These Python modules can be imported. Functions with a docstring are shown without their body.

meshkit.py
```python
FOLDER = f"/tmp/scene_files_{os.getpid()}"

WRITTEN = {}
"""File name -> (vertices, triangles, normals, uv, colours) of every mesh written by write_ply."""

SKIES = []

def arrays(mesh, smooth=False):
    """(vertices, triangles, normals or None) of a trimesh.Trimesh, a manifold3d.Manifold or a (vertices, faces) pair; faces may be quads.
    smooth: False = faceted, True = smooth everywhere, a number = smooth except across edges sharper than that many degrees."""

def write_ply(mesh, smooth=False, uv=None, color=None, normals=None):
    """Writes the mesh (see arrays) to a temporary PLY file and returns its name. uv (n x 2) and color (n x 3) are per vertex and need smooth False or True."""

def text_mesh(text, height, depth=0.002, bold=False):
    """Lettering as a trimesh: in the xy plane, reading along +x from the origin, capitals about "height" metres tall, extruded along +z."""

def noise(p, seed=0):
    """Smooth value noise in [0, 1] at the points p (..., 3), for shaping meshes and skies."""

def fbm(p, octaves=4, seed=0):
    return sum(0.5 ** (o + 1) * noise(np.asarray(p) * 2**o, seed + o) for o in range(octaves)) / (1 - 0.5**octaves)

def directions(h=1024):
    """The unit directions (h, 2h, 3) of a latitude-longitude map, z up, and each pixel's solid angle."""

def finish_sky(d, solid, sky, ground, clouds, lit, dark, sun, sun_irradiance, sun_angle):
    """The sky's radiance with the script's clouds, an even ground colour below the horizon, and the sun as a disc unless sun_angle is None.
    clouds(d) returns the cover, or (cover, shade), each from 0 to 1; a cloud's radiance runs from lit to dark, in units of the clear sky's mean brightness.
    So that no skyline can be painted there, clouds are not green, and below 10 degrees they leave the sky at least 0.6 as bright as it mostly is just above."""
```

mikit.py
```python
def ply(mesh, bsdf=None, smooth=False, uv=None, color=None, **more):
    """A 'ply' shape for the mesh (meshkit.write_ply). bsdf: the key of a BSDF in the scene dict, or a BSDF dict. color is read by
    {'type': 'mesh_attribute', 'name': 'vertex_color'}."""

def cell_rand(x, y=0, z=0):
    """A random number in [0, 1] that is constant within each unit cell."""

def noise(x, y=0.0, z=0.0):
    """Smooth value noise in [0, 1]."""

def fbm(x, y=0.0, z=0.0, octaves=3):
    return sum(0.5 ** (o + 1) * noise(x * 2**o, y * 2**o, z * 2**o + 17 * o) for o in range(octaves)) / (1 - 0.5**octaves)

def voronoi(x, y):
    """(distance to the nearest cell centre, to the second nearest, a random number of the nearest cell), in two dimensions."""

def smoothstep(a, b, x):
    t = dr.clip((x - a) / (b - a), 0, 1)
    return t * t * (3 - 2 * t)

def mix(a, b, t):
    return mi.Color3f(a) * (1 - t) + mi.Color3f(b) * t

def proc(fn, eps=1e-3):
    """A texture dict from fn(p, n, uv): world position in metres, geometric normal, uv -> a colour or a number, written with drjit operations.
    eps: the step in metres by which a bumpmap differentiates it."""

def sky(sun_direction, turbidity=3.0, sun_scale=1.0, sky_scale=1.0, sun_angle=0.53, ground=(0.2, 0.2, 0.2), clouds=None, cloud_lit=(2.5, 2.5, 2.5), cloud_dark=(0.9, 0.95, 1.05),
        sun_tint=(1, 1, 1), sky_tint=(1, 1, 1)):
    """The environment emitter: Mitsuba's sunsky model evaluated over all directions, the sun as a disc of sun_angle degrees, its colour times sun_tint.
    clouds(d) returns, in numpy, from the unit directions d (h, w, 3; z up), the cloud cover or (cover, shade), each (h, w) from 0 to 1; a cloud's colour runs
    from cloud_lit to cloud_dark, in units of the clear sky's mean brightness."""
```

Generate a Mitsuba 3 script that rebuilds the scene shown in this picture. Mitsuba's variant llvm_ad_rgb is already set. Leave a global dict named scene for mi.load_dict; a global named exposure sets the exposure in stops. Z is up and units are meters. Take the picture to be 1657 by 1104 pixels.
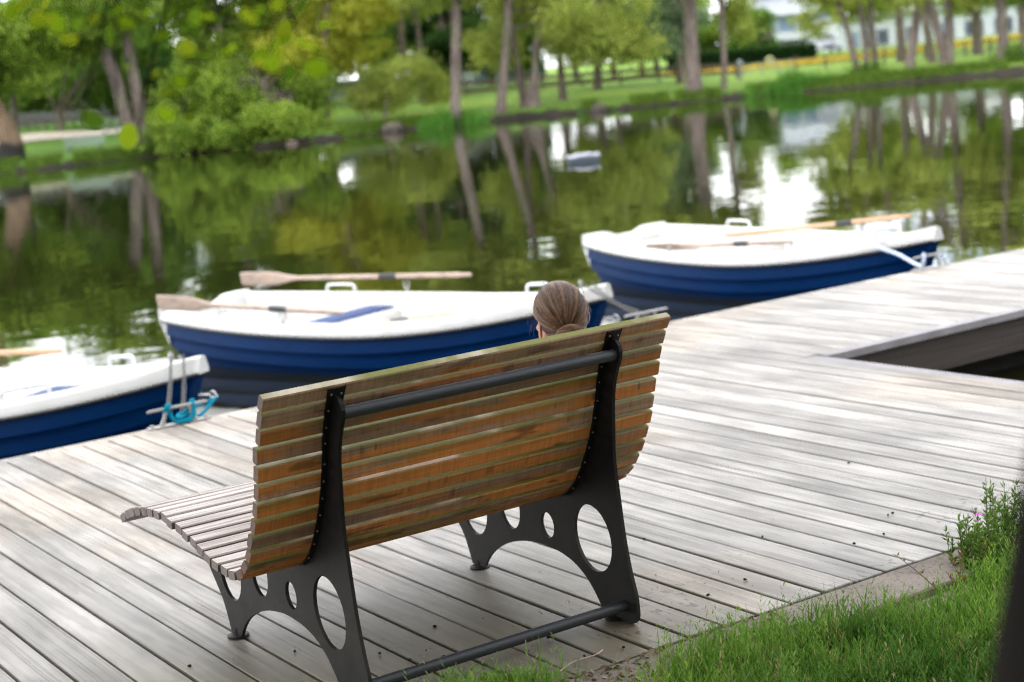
import math, random
import numpy as np, trimesh, mitsuba as mi, drjit as dr, mikit, meshkit
import manifold3d as m3
from mikit import noise, fbm, cell_rand, smoothstep, mix, voronoi
from shapely.geometry import Polygon, Point

T = mi.ScalarTransform4f
scene, labels = {}, {}
rng = np.random.default_rng(7)
random.seed(7)

# ------------------------------------------------------------------ camera, sky, exposure
CAM = [0.0, 0.0, 1.807]
FW = [0.52344, 0.83731, -0.15785]
UP = [0.16850, 0.07988, 0.98246]
scene['camera'] = {'type': 'thinlens', 'fov': 34.25, 'fov_axis': 'x', 'near_clip': 0.05, 'far_clip': 2000.0,
                   'aperture_radius': 0.0108, 'focus_distance': 5.15,
                   'to_world': T().look_at(origin=CAM, target=[CAM[i] + FW[i] for i in range(3)], up=UP)}


def cloud_cover(d):
    p = d / np.maximum(d[..., 2:3], 0.06)
    n = meshkit.fbm(np.stack([p[..., 0] * 1.1, p[..., 1] * 1.1, d[..., 2] * 0 + 3.3], -1), 5)
    cov = np.clip((n - 0.28) / 0.16, 0, 1)
    sh = np.clip((meshkit.fbm(np.stack([p[..., 0] * 1.7, p[..., 1] * 1.7, d[..., 2] * 0 + 9.1], -1), 4) - 0.42) / 0.3, 0, 1)
    return cov * 0.95, sh * 0.7


scene['sky'] = mikit.sky((-0.62, 0.16, 0.77), turbidity=3, sun_scale=0.05, sun_angle=40, sun_tint=(0.95, 1.0, 1.08), clouds=cloud_cover,
                         cloud_lit=(2.6, 2.6, 2.6), cloud_dark=(1.25, 1.28, 1.35))
exposure = 3.9

# ------------------------------------------------------------------ helpers
COUNT = {}


def key_for(name):
    n = COUNT.get(name, 0)
    COUNT[name] = n + 1
    return name if n == 0 else '%s_%03d' % (name, n)


def thing(name, label=None, category=None, group=None, kind=None):
    k = key_for(name)
    d = {}
    for a, b in (('label', label), ('category', category), ('group', group), ('kind', kind)):
        if b:
            d[a] = b
    if d:
        labels[k] = d
    return k


def part(parent, name, mesh, bsdf, smooth=False, label=None, kind=None, to_world=None, **kw):
    k = key_for(parent + '__' + name)
    s = mikit.ply(mesh, bsdf, smooth=smooth, **kw) if not isinstance(mesh, dict) else dict(mesh)
    if to_world is not None:
        s['to_world'] = to_world
    scene[k] = s
    d = {}
    if label:
        d['label'] = label
    if kind:
        d['kind'] = kind
    if d:
        labels[k] = d
    return k


def solo(name, mesh, bsdf, label=None, category=None, group=None, kind=None, smooth=False, **kw):
    k = thing(name, label, category, group, kind)
    scene[k] = mikit.ply(mesh, bsdf, smooth=smooth, **kw)
    return k


def cat(ms):
    ms = [m for m in ms if m is not None]
    vs, fs, o = [], [], 0
    for v, f in ((np.asarray(m.vertices), np.asarray(m.faces)) if hasattr(m, 'faces') else m for m in ms):
        vs.append(v)
        fs.append(np.asarray(f) + o)
        o += len(v)
    return np.vstack(vs), np.vstack(fs)


def box(x0, x1, y0, y1, z0, z1, b=0.0):
    if b <= 0:
        m = trimesh.creation.box([x1 - x0, y1 - y0, z1 - z0])
        m.apply_translation([(x0 + x1) / 2, (y0 + y1) / 2, (z0 + z1) / 2])
        return np.array(m.vertices), np.array(m.faces)
    pts = []
    for sx, sy, sz in np.ndindex(2, 2, 2):
        c = np.array([(x0, x1)[sx], (y0, y1)[sy], (z0, z1)[sz]])
        s = np.array([1 - 2 * sx, 1 - 2 * sy, 1 - 2 * sz]) * b
        for k in range(3):
            q = c + s
            q[k] = c[k]
            pts.append(q)
    h = trimesh.convex.convex_hull(np.array(pts))
    return np.array(h.vertices), np.array(h.faces)


def tube(pts, rad, sides=8, cap=True):
    p = np.asarray(pts, float)
    r = np.broadcast_to(np.asarray(rad, float), (len(p),))
    t = np.gradient(p, axis=0)
    t /= np.linalg.norm(t, axis=1, keepdims=True) + 1e-12
    a = np.cross(t[0], [0, 0, 1.0] if abs(t[0][2]) < 0.9 else [1.0, 0, 0])
    A = []
    for i in range(len(p)):
        a = a - t[i] * (a @ t[i])
        a /= np.linalg.norm(a) + 1e-12
        A.append(a)
    A = np.array(A)
    B = np.cross(t, A)
    ang = np.arange(sides) * 2 * np.pi / sides
    v = p[:, None] + r[:, None, None] * (np.cos(ang)[None, :, None] * A[:, None] + np.sin(ang)[None, :, None] * B[:, None])
    v = v.reshape(-1, 3)
    i, j = np.meshgrid(np.arange(len(p) - 1), np.arange(sides), indexing='ij')
    i, j = i.ravel(), j.ravel()
    q0, q1 = i * sides + j, i * sides + (j + 1) % sides
    q2, q3 = q1 + sides, q0 + sides
    f = np.vstack([np.stack([q0, q1, q2], 1), np.stack([q0, q2, q3], 1)])
    if cap:
        n = len(v)
        v = np.vstack([v, p[:1], p[-1:]])
        jj = np.arange(sides)
        e = (len(p) - 1) * sides
        f = np.vstack([f, np.stack([(jj + 1) % sides, jj, jj * 0 + n], 1), np.stack([e + jj, e + (jj + 1) % sides, jj * 0 + n + 1], 1)])
    return v, f


def grid_mesh(g, flip=False):
    n, m = g.shape[:2]
    i, j = np.meshgrid(np.arange(n - 1), np.arange(m - 1), indexing='ij')
    a = (i * m + j).ravel()
    q = np.stack([a, a + 1, a + m + 1, a + m], 1)
    f = np.vstack([q[:, [0, 1, 2]], q[:, [0, 2, 3]]])
    return g.reshape(-1, 3), f[:, ::-1] if flip else f


def spline(pts, n):
    p = np.asarray(pts, float)
    d = np.r_[0, np.cumsum(np.linalg.norm(np.diff(p, axis=0), axis=1))]
    from scipy.interpolate import PchipInterpolator
    s = np.linspace(0, d[-1], n)
    return np.stack([PchipInterpolator(d, p[:, k])(s) for k in range(p.shape[1])], 1)


def extrude_x(poly, x0, x1):
    m = trimesh.creation.extrude_polygon(poly, x1 - x0, engine='earcut')
    v = np.array(m.vertices)
    return np.stack([v[:, 2] + x0, v[:, 0], v[:, 1]], 1), np.array(m.faces)   # (y, z) polygon


def RGB(*c):
    return {'type': 'rgb', 'value': list(c)}


def mat(name, color, rough=0.6, **kw):
    scene[name] = {'type': 'twosided', 'b': {'type': 'principled', 'base_color': RGB(*color) if isinstance(color, tuple) else color, 'roughness': rough, **kw}}
    return name


VC = {'type': 'mesh_attribute', 'name': 'vertex_color'}

# ------------------------------------------------------------------ materials


def deck_color(p, n, uv):
    r = cell_rand(dr.floor((p.x - 1.321) / 0.145), 3)
    warp = 0.02 * (fbm(p.x * 5, p.y * 1.1, r * 40, 2) - 0.5)
    ring = noise((p.x + warp * 3) * 60 + r * 60, p.y * 0.9, r * 30)
    fine = noise(p.x * 420, p.y * 6, r * 11)
    blot = fbm(p.x * 6 + r * 9, p.y * 2.2, r * 7, 4)
    g = 0.15 * ring + 0.08 * fine + 0.80 * blot
    c = mix(mi.Color3f(0.172, 0.157, 0.142), mi.Color3f(0.370, 0.346, 0.320), smoothstep(0.22, 0.85, g))
    c = c * (0.86 + 0.26 * r)
    gl = noise((p.x + 0.35 * warp + 0.012 * noise(p.y * 2.2, r * 50)) * 230 + r * 70, p.y * 0.55, r * 13)
    c = c * (1.0 - 0.34 * smoothstep(0.60, 0.95, gl))
    ck = smoothstep(0.86, 0.95, noise(p.x * 130 + r * 31, p.y * 1.6, r * 17))
    c = mix(c, mi.Color3f(0.05, 0.042, 0.036), 0.6 * ck)
    sw = fbm(p.x * 42 + r * 13, p.y * 3.6 + 2.0 * fbm(p.x * 7, p.y * 2.0, r * 5, 2), r * 3, 4)
    c = c * (0.84 + 0.34 * smoothstep(0.28, 0.66, sw))
    st = smoothstep(0.56, 0.72, fbm(p.x * 1.7 + 4 + r * 3.0, p.y * 1.3, 2.0 + r * 9, 4)) * (0.5 + 0.5 * noise(p.x * 9, p.y * 9))
    c = mix(c, mi.Color3f(0.10, 0.094, 0.094), 0.45 * st)
    wm = smoothstep(0.5, 0.7, fbm(p.x * 1.1 + 14, p.y * 0.9, 5.0, 3))
    c = mix(c, c * mi.Color3f(1.05, 0.97, 0.88), wm)
    moss_shade = smoothstep(5.6, 4.6, p.y) * smoothstep(3.9, 2.9, p.x) * smoothstep(0.2, 0.55, fbm(p.x * 2.3, p.y * 2.3, 9.0, 4))
    c = mix(c, mi.Color3f(0.105, 0.086, 0.046), 0.74 * moss_shade)  # moss tint, deepened to paint in the shade under the bench
    sp = smoothstep(0.80, 0.9, noise(p.x * 75, p.y * 48, 3.0)) * smoothstep(4.9, 4.2, p.y) * smoothstep(0.5, 0.7, noise(p.x * 3, p.y * 3, 8.0))
    return mix(c, mi.Color3f(0.05, 0.04, 0.03), 0.75 * sp)


def deck_bump(p, n, uv):
    r = cell_rand(dr.floor((p.x - 1.321) / 0.145), 3)
    return noise(p.x * 110 + r * 60, p.y * 1.2, r * 30) + 0.5 * noise(p.x * 420, p.y * 7, r * 11)


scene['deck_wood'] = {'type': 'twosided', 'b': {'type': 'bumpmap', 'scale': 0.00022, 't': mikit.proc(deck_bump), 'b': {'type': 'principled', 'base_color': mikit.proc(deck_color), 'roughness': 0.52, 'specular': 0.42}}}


def beam_color(p, n, uv):
    g = fbm(p.x * 3, p.y * 30 + 5, p.z * 60, 4)
    return mix(mi.Color3f(0.018, 0.013, 0.011), mi.Color3f(0.070, 0.053, 0.043), g)


mat('beam_wood', mikit.proc(beam_color), 0.75)


def trim_color(p, n, uv):
    g = fbm(p.x * 8, p.y * 8, 3.0, 4)
    return mix(mi.Color3f(0.13, 0.12, 0.13), mi.Color3f(0.30, 0.28, 0.29), g)


mat('trim_wood', mikit.proc(trim_color), 0.6)


def slat_color(p, n, uv):
    k = dr.floor(uv.y)
    v = uv.y - k
    u = uv.x
    r, r2, r3 = cell_rand(k, 1), cell_rand(k, 2), cell_rand(k, 5)
    saw = noise(u * 170 + 0.5 * noise(p.z * 60), r * 50) * 0.6 + 0.4 * noise(u * 420, p.z * 12)
    gr = noise(u * 2.5 + r * 20, p.z * 190, p.y * 190)
    w = fbm(u * 3.2 + r * 31, v * 1.3, r * 17, 4)
    orange = mix(mi.Color3f(0.33, 0.105, 0.028), mi.Color3f(0.62, 0.225, 0.058), 0.45 * gr + 0.55 * saw)
    grey = mix(mi.Color3f(0.19, 0.095, 0.060), mi.Color3f(0.44, 0.265, 0.180), 0.5 * saw + 0.5 * gr)
    c = mix(orange, grey, smoothstep(0.48, 0.68, w + 0.30 * (r2 - 0.5)))
    dk = smoothstep(0.60, 0.76, fbm(u * 7 + r3 * 50, v * 2.0, r * 5, 3))
    c = c * (0.72 + 0.42 * r3)
    c = mix(c, mi.Color3f(0.045, 0.024, 0.016), 0.65 * dk)
    lines = smoothstep(0.72, 0.9, noise(u * 60 + r * 9, v * 1.5, r2 * 30)) * noise(u * 5, r * 4)
    c = mix(c, c * 0.45, lines)
    edge = smoothstep(0.20, 0.03, v) * (0.3 + 0.7 * noise(u * 14, r * 9))
    c = mix(c, mi.Color3f(0.05, 0.028, 0.018), 0.65 * edge)
    mo = smoothstep(0.50, 1.0, v + 1.0 * (fbm(u * 5 + r * 70, v * 2, r2 * 8, 4) - 0.48)) * (0.25 + 0.75 * smoothstep(0.3, 0.8, noise(u * 2.1 + r * 33, r3 * 20)))
    c = mix(c, mi.Color3f(0.105, 0.125, 0.020), 0.56 * mo)
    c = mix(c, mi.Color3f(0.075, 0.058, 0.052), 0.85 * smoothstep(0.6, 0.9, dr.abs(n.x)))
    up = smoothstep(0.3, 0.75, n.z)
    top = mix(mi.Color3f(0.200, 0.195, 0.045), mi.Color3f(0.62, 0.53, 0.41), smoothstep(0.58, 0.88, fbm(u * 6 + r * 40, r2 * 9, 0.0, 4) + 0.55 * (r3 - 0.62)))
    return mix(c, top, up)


def slat_bump(p, n, uv):
    return noise(uv.x * 170, cell_rand(dr.floor(uv.y), 1) * 50) + 0.6 * noise(uv.x * 3, p.z * 220, p.y * 220)


scene['slat_back'] = {'type': 'twosided', 'b': {'type': 'bumpmap', 'scale': 0.0004, 't': mikit.proc(slat_bump), 'b': {'type': 'principled', 'base_color': mikit.proc(slat_color), 'roughness': 0.6, 'specular': 0.35}}}


def seat_color(p, n, uv):
    k = dr.floor(uv.y)
    r = cell_rand(k, 1)
    g = 0.35 * noise(uv.x * 3 + r * 20, p.y * 200, p.z * 200) + 0.65 * fbm(uv.x * 4 + r * 31, uv.y * 2, r * 7, 4)
    c = mix(mi.Color3f(0.22, 0.17, 0.15), mi.Color3f(0.52, 0.46, 0.43), smoothstep(0.25, 0.72, g))
    kn = smoothstep(0.68, 0.8, fbm(uv.x * 5 + r * 9, (uv.y - k) * 1.5, r * 3, 3))
    c = mix(c, mi.Color3f(0.12, 0.085, 0.07), 0.75 * kn)
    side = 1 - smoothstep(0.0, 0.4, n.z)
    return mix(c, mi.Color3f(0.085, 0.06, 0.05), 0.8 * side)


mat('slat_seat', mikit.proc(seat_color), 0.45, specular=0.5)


def steel_color(p, n, uv):
    g = fbm(p.x * 40, p.y * 40, p.z * 40, 3)
    c = mix(mi.Color3f(0.005, 0.005, 0.0055), mi.Color3f(0.013, 0.012, 0.012), g)
    dust = smoothstep(0.62, 0.10, p.z) * (0.35 + 0.65 * fbm(p.y * 9, p.z * 9, p.x, 4))
    return mix(c, mi.Color3f(0.075, 0.070, 0.062), 0.36 * dust)


mat('black_steel', mikit.proc(steel_color), 0.5, specular=0.18)
mat('black_tube', (0.026, 0.029, 0.036), 0.5, specular=0.5)
mat('screw_metal', (0.16, 0.15, 0.14), 0.4, metallic=0.7)


def blue_color(p, n, uv):
    g = fbm(p.x * 3, p.y * 3, p.z * 9, 4)
    c = mix(mi.Color3f(0.0004, 0.015, 0.068), mi.Color3f(0.0006, 0.025, 0.100), g)
    scum = smoothstep(-0.33, -0.40, p.z + 0.03 * (noise(p.x * 6, p.y * 6) - 0.5))
    return mix(c, mi.Color3f(0.02, 0.03, 0.05), 0.25 * scum)


mat('boat_blue', mikit.proc(blue_color), 0.4, specular=0.05)


def white_color(p, n, uv):
    g = fbm(p.x * 5, p.y * 5, p.z * 5, 4)
    c = mix(mi.Color3f(0.52, 0.515, 0.495), mi.Color3f(0.64, 0.635, 0.62), g)
    st = smoothstep(0.58, 0.75, fbm(p.x * 9, p.y * 9, p.z * 2.0, 4))
    return mix(c, mi.Color3f(0.42, 0.41, 0.36), 0.25 * st)


mat('boat_white', mikit.proc(white_color), 0.25, specular=0.5)
mat('seat_blue', (0.022, 0.045, 0.14), 0.6, specular=0.2)
mat('rub_black', (0.02, 0.02, 0.022), 0.5)
mat('white_metal', (0.74, 0.75, 0.78), 0.3)
scene['chrome'] = {'type': 'twosided', 'b': {'type': 'principled', 'base_color': RGB(0.62, 0.62, 0.63), 'metallic': 1.0, 'roughness': 0.22}}
mat('galvanised', (0.085, 0.080, 0.078), 0.5, specular=0.4)
mat('cleat_metal', (0.34, 0.33, 0.32), 0.45, metallic=0.35)
mat('rope_cyan', (0.005, 0.20, 0.30), 0.9, specular=0.1)
mat('rope_white', (0.45, 0.52, 0.68), 0.8)


def oar_color(p, n, uv):
    g = fbm(p.x * 14, p.y * 14, p.z * 50, 4)
    c = mix(mi.Color3f(0.30, 0.205, 0.15), mi.Color3f(0.55, 0.44, 0.36), g)
    return mix(c, mi.Color3f(0.2, 0.15, 0.13), 0.7 * smoothstep(0.62, 0.75, fbm(p.x * 20, p.y * 20, p.z * 20, 3)))


mat('oar_grey', mikit.proc(oar_color), 0.55)


def oar_tan_color(p, n, uv):
    g = fbm(p.x * 14, p.y * 14, p.z * 50, 4)
    return mix(mi.Color3f(0.42, 0.23, 0.11), mi.Color3f(0.64, 0.42, 0.26), g)


mat('oar_tan', mikit.proc(oar_tan_color), 0.45)


def water_bump(p, n, uv):
    a = fbm(p.x * 0.9 - p.y * 0.5, p.x * 0.55 + p.y * 0.9, 0.0, 3)
    b = fbm(p.x * 3.1 - p.y * 1.9, p.x * 1.9 + p.y * 3.1, 4.0, 2)
    return a + 0.22 * b


scene['water_surface'] = {'type': 'twosided', 'b': {'type': 'bumpmap', 'scale': 0.0042, 't': mikit.proc(water_bump, eps=0.01), 'b': {'type': 'plastic', 'int_ior': 1.33, 'diffuse_reflectance': RGB(0.018, 0.018, 0.007), 'nonlinear': True}}}

FH = np.array([0.530, 0.848])
RH = np.array([0.848, -0.530])


def ground_color(p, n, uv):
    a = p.x * 0.848 - p.y * 0.530
    d = p.x * 0.530 + p.y * 0.848
    g = fbm(p.x * 0.35, p.y * 0.35, 1.0, 4)
    f = fbm(p.x * 3, p.y * 3, 2.0, 3)
    grass = mix(mi.Color3f(0.055, 0.120, 0.009), mi.Color3f(0.135, 0.210, 0.018), smoothstep(0.25, 0.75, 0.6 * g + 0.4 * f))
    left = smoothstep(-8.0, -14.0, a)
    grass = mix(grass, mi.Color3f(0.07, 0.15, 0.015), left * 0.8)
    earth = mix(mi.Color3f(0.008, 0.006, 0.004), mi.Color3f(0.036, 0.028, 0.020), fbm(p.x * 1.3, p.y * 1.3, p.z * 3, 4))
    c = mix(earth, grass, smoothstep(-0.22, -0.06, p.z + 0.25 * (f - 0.5)))
    near = smoothstep(20.0, 10.0, d)
    soil = mix(mi.Color3f(0.035, 0.026, 0.02), mi.Color3f(0.12, 0.09, 0.065), fbm(p.x * 22, p.y * 22, 0.0, 4))
    return mix(c, soil, near)


mat('ground_soil', mikit.proc(ground_color), 0.9)


def path_color(p, n, uv):
    return mix(mi.Color3f(0.42, 0.35, 0.29), mi.Color3f(0.60, 0.52, 0.45), fbm(p.x * 2, p.y * 2, 0.0, 4))


mat('path_gravel', mikit.proc(path_color), 0.9)


def concrete_color(p, n, uv):
    g = fbm(p.x * 7, p.y * 7, 1.0, 5)
    c = mix(mi.Color3f(0.11, 0.085, 0.070), mi.Color3f(0.235, 0.195, 0.168), g)
    c = mix(c, mi.Color3f(0.09, 0.075, 0.06), smoothstep(0.55, 0.72, fbm(p.x * 2.4, p.y * 4.0, 6.0, 4)) * 0.7)
    return mix(c, c * 0.6, smoothstep(0.75, 0.85, noise(p.x * 90, p.y * 90)))


mat('concrete', mikit.proc(concrete_color), 0.85)


def bark_color(p, n, uv):
    g = fbm(p.x * 5, p.y * 5, p.z * 1.2, 4)
    f = noise(p.x * 22, p.y * 22, p.z * 4)
    c = mix(mi.Color3f(0.075, 0.056, 0.046), mi.Color3f(0.215, 0.170, 0.145), smoothstep(0.25, 0.75, 0.6 * g + 0.4 * f))
    lich = smoothstep(0.55, 0.7, fbm(p.x * 1.5, p.y * 1.5, p.z * 0.8, 3))
    c = mix(c, mi.Color3f(0.20, 0.21, 0.12), 0.35 * lich)
    return mix(c, mi.Color3f(0.03, 0.024, 0.02), 0.85 * smoothstep(0.25, -0.35, p.z))


mat('bark', mikit.proc(bark_color), 0.85)


def foot_bark_color(p, n, uv):
    g = fbm(p.x * 5, p.y * 5, p.z * 1.2, 4)
    c = mix(mi.Color3f(0.09, 0.060, 0.036), mi.Color3f(0.24, 0.165, 0.10), g)
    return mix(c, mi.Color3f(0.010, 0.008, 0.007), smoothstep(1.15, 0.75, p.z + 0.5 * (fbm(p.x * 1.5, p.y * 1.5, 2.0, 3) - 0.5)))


mat('bark_foot', mikit.proc(foot_bark_color), 0.85)


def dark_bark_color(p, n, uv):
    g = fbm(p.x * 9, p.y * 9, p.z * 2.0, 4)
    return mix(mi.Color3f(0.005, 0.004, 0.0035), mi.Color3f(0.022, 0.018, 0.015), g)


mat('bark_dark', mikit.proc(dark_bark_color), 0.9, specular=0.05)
scene['leaf'] = {'type': 'principledthin', 'base_color': VC, 'roughness': 0.5, 'diff_trans': 1.2, 'spec_trans': 0.0, 'eta': 1.35}
scene['grass_blade'] = {'type': 'principledthin', 'base_color': VC, 'roughness': 0.45, 'diff_trans': 0.7, 'spec_trans': 0.0, 'eta': 1.4}
mat('litter', VC, 0.85)
mat('fence_wood', (0.125, 0.090, 0.072), 0.8)
mat('fence_grey', (0.20, 0.20, 0.205), 0.7)
mat('rail_metal', (0.32, 0.36, 0.37), 0.4, metallic=0.4)
mat('bench_green', (0.20, 0.27, 0.20), 0.5)
mat('wall_white', (0.58, 0.61, 0.66), 0.7)
mat('wall_pale', (0.36, 0.39, 0.42), 0.7)
mat('roof_grey', (0.30, 0.30, 0.31), 0.6)
mat('window_dark', (0.03, 0.05, 0.08), 0.08, specular=0.7)
mat('window_blue', (0.20, 0.28, 0.38), 0.1, specular=0.7)
mat('window_frame', (0.35, 0.37, 0.39), 0.5)
mat('car_silver', (0.20, 0.22, 0.25), 0.3, metallic=0.5, clearcoat=0.8)
mat('tyre', (0.015, 0.015, 0.016), 0.8)
mat('lamp_glass', (0.75, 0.75, 0.72), 0.15)
mat('float_grey', (0.035, 0.05, 0.065), 0.6)
mat('float_white', (0.30, 0.31, 0.36), 0.6)
mat('stone_pink', (0.17, 0.12, 0.11), 0.8)
mat('flower_yellow', VC, 0.8)
mat('skin', (0.58, 0.34, 0.25), 0.5, specular=0.35)
mat('ear_skin', (0.62, 0.28, 0.20), 0.5, specular=0.35)
mat('hair', VC, 0.34, specular=0.55)
mat('shirt', (0.10, 0.11, 0.14), 0.85)
mat('jeans', (0.05, 0.075, 0.13), 0.85)
mat('shoe', (0.30, 0.29, 0.28), 0.7)

# ------------------------------------------------------------------ terrain and water
WZ = -0.40
SH = np.array([(-60, 60), (-45, 70), (-30, 77), (-22.9, 77.9), (-20.9, 77.8), (-19.4, 79.5), (-17.2, 81.2), (-13.4, 80.8), (-10.5, 78.5), (-8.0, 78.8), (-6.0, 81.5), (-4.9, 82.5), (-1.6, 81.6), (1.2, 83.0),
               (3.3, 81.9), (6.2, 80.9), (9.9, 80.9), (12.2, 80.3), (14.8, 78.7), (18.6, 77.6), (21.2, 76.6), (23.3, 75.4), (30, 73), (45, 66), (70, 50)])


def shore_r(theta):
    th = np.arctan2(SH[:, 1], SH[:, 0])
    o = np.argsort(th)
    return np.interp(theta, th[o], np.hypot(SH[:, 0], SH[:, 1])[o])


def bank_z(a, s, r):
    """height of the far bank, s metres behind the shore line"""
    k = np.interp(a, [-30, -15, -5, 3, 8, 14, 22], [0.060, 0.060, 0.046, 0.042, 0.030, 0.016, 0.010])
    z = np.where(s < 0.5, WZ + 0.38 * np.clip(s / 0.5, 0, 1), -0.02) + k * np.clip(s - 0.5, 0, 26)
    back = np.clip((r - 106) / 12, 0, 1)
    z = z + back * np.interp(a, [-30, 5, 12, 22], [0.1, 0.0, 0.15, 0.75])
    return z


def to_ad(X, Y):
    return X * RH[0] + Y * RH[1], X * FH[0] + Y * FH[1]


def height(X, Y):
    a, d = to_ad(X, Y)
    r = np.hypot(a, d)
    s_far = r - shore_r(np.arctan2(d, a))
    zf = np.where(s_far > 0, bank_z(a, s_far, r), np.maximum(WZ - 1.2, WZ + s_far * 0.35))
    zf = zf + np.where(s_far > 0.5, 0.06 * (meshkit.noise(np.stack([X * 0.4, Y * 0.4, X * 0], -1)) - 0.5), 0)
    wob = 0.25 * (meshkit.noise(np.stack([X * 0.6, X * 0, X * 0], -1)) - 0.5)
    s = Y - 4.25 - wob * 0.5
    zn = np.where(s < 0, -0.075 + np.clip(-Y + 3.6, 0, 4) * 0.03 + 0.03 * (meshkit.noise(np.stack([X * 3, Y * 3, X * 0], -1)) - 0.5), np.maximum(WZ - 1.2, -0.075 - s * 1.6))
    return np.where(Y < 6.5, np.where(d < 40, zn, zf), zf)


def P(a, d, z):
    return np.array([a * RH[0] + d * FH[0], a * RH[1] + d * FH[1], z])


def G(a, d):
    p = P(a, d, 0)
    return float(height(np.array([p[0]]), np.array([p[1]]))[0])


def PG(a, d, dz=0.0):
    return P(a, d, G(a, d) + dz)


th = np.unique(np.r_[np.radians(np.arange(0, 360.1, 3.0)), np.radians(np.arange(35, 82, 0.35))])
rr = np.unique(np.r_[np.linspace(0.0, 6, 41), np.linspace(6, 14, 33), np.linspace(14, 70, 18), np.linspace(70, 86, 81), np.linspace(86, 125, 40), [135, 150, 170, 200, 260, 400, 800, 1500]])
tg, rg = np.meshgrid(th, rr, indexing='ij')
gx, gy = np.cos(tg) * rg, np.sin(tg) * rg
gz = height(gx, gy)
gz = np.where(rg > 130, np.interp(rg, [130, 1500], [1, 0]) * gz + np.interp(rg, [130, 1500], [0, 4]), gz)
solo('ground', grid_mesh(np.stack([gx, gy, gz], -1), flip=True), 'ground_soil', kind='structure', smooth=True)
wx = np.array([[-160, 4.4, WZ], [260, 4.4, WZ], [260, 220, WZ], [-160, 220, WZ]], float)
solo('water', (wx, np.array([[0, 1, 2], [0, 2, 3]])), 'water_surface', kind='structure')

# ------------------------------------------------------------------ dock
dock = thing('jetty', 'weathered grey plank jetty that runs along the lake and turns round a square opening', 'jetty')
GAP = 0.012
Y_FRONT, Y_OUT, Y_IN, X_IN = 4.03, 9.06, 7.24, 6.541


def plank(x0, y0, y1):
    zz = rng.uniform(-0.0025, 0.0025)
    j0, j1 = rng.uniform(-0.0025, 0.0025, 2)
    return box(x0 + GAP / 2 + rng.uniform(-.001, .001), x0 + 0.145 - GAP / 2 + rng.uniform(-.001, .001), y0 + j0, y1 + j1, -0.035, zz, 0.003)


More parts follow.
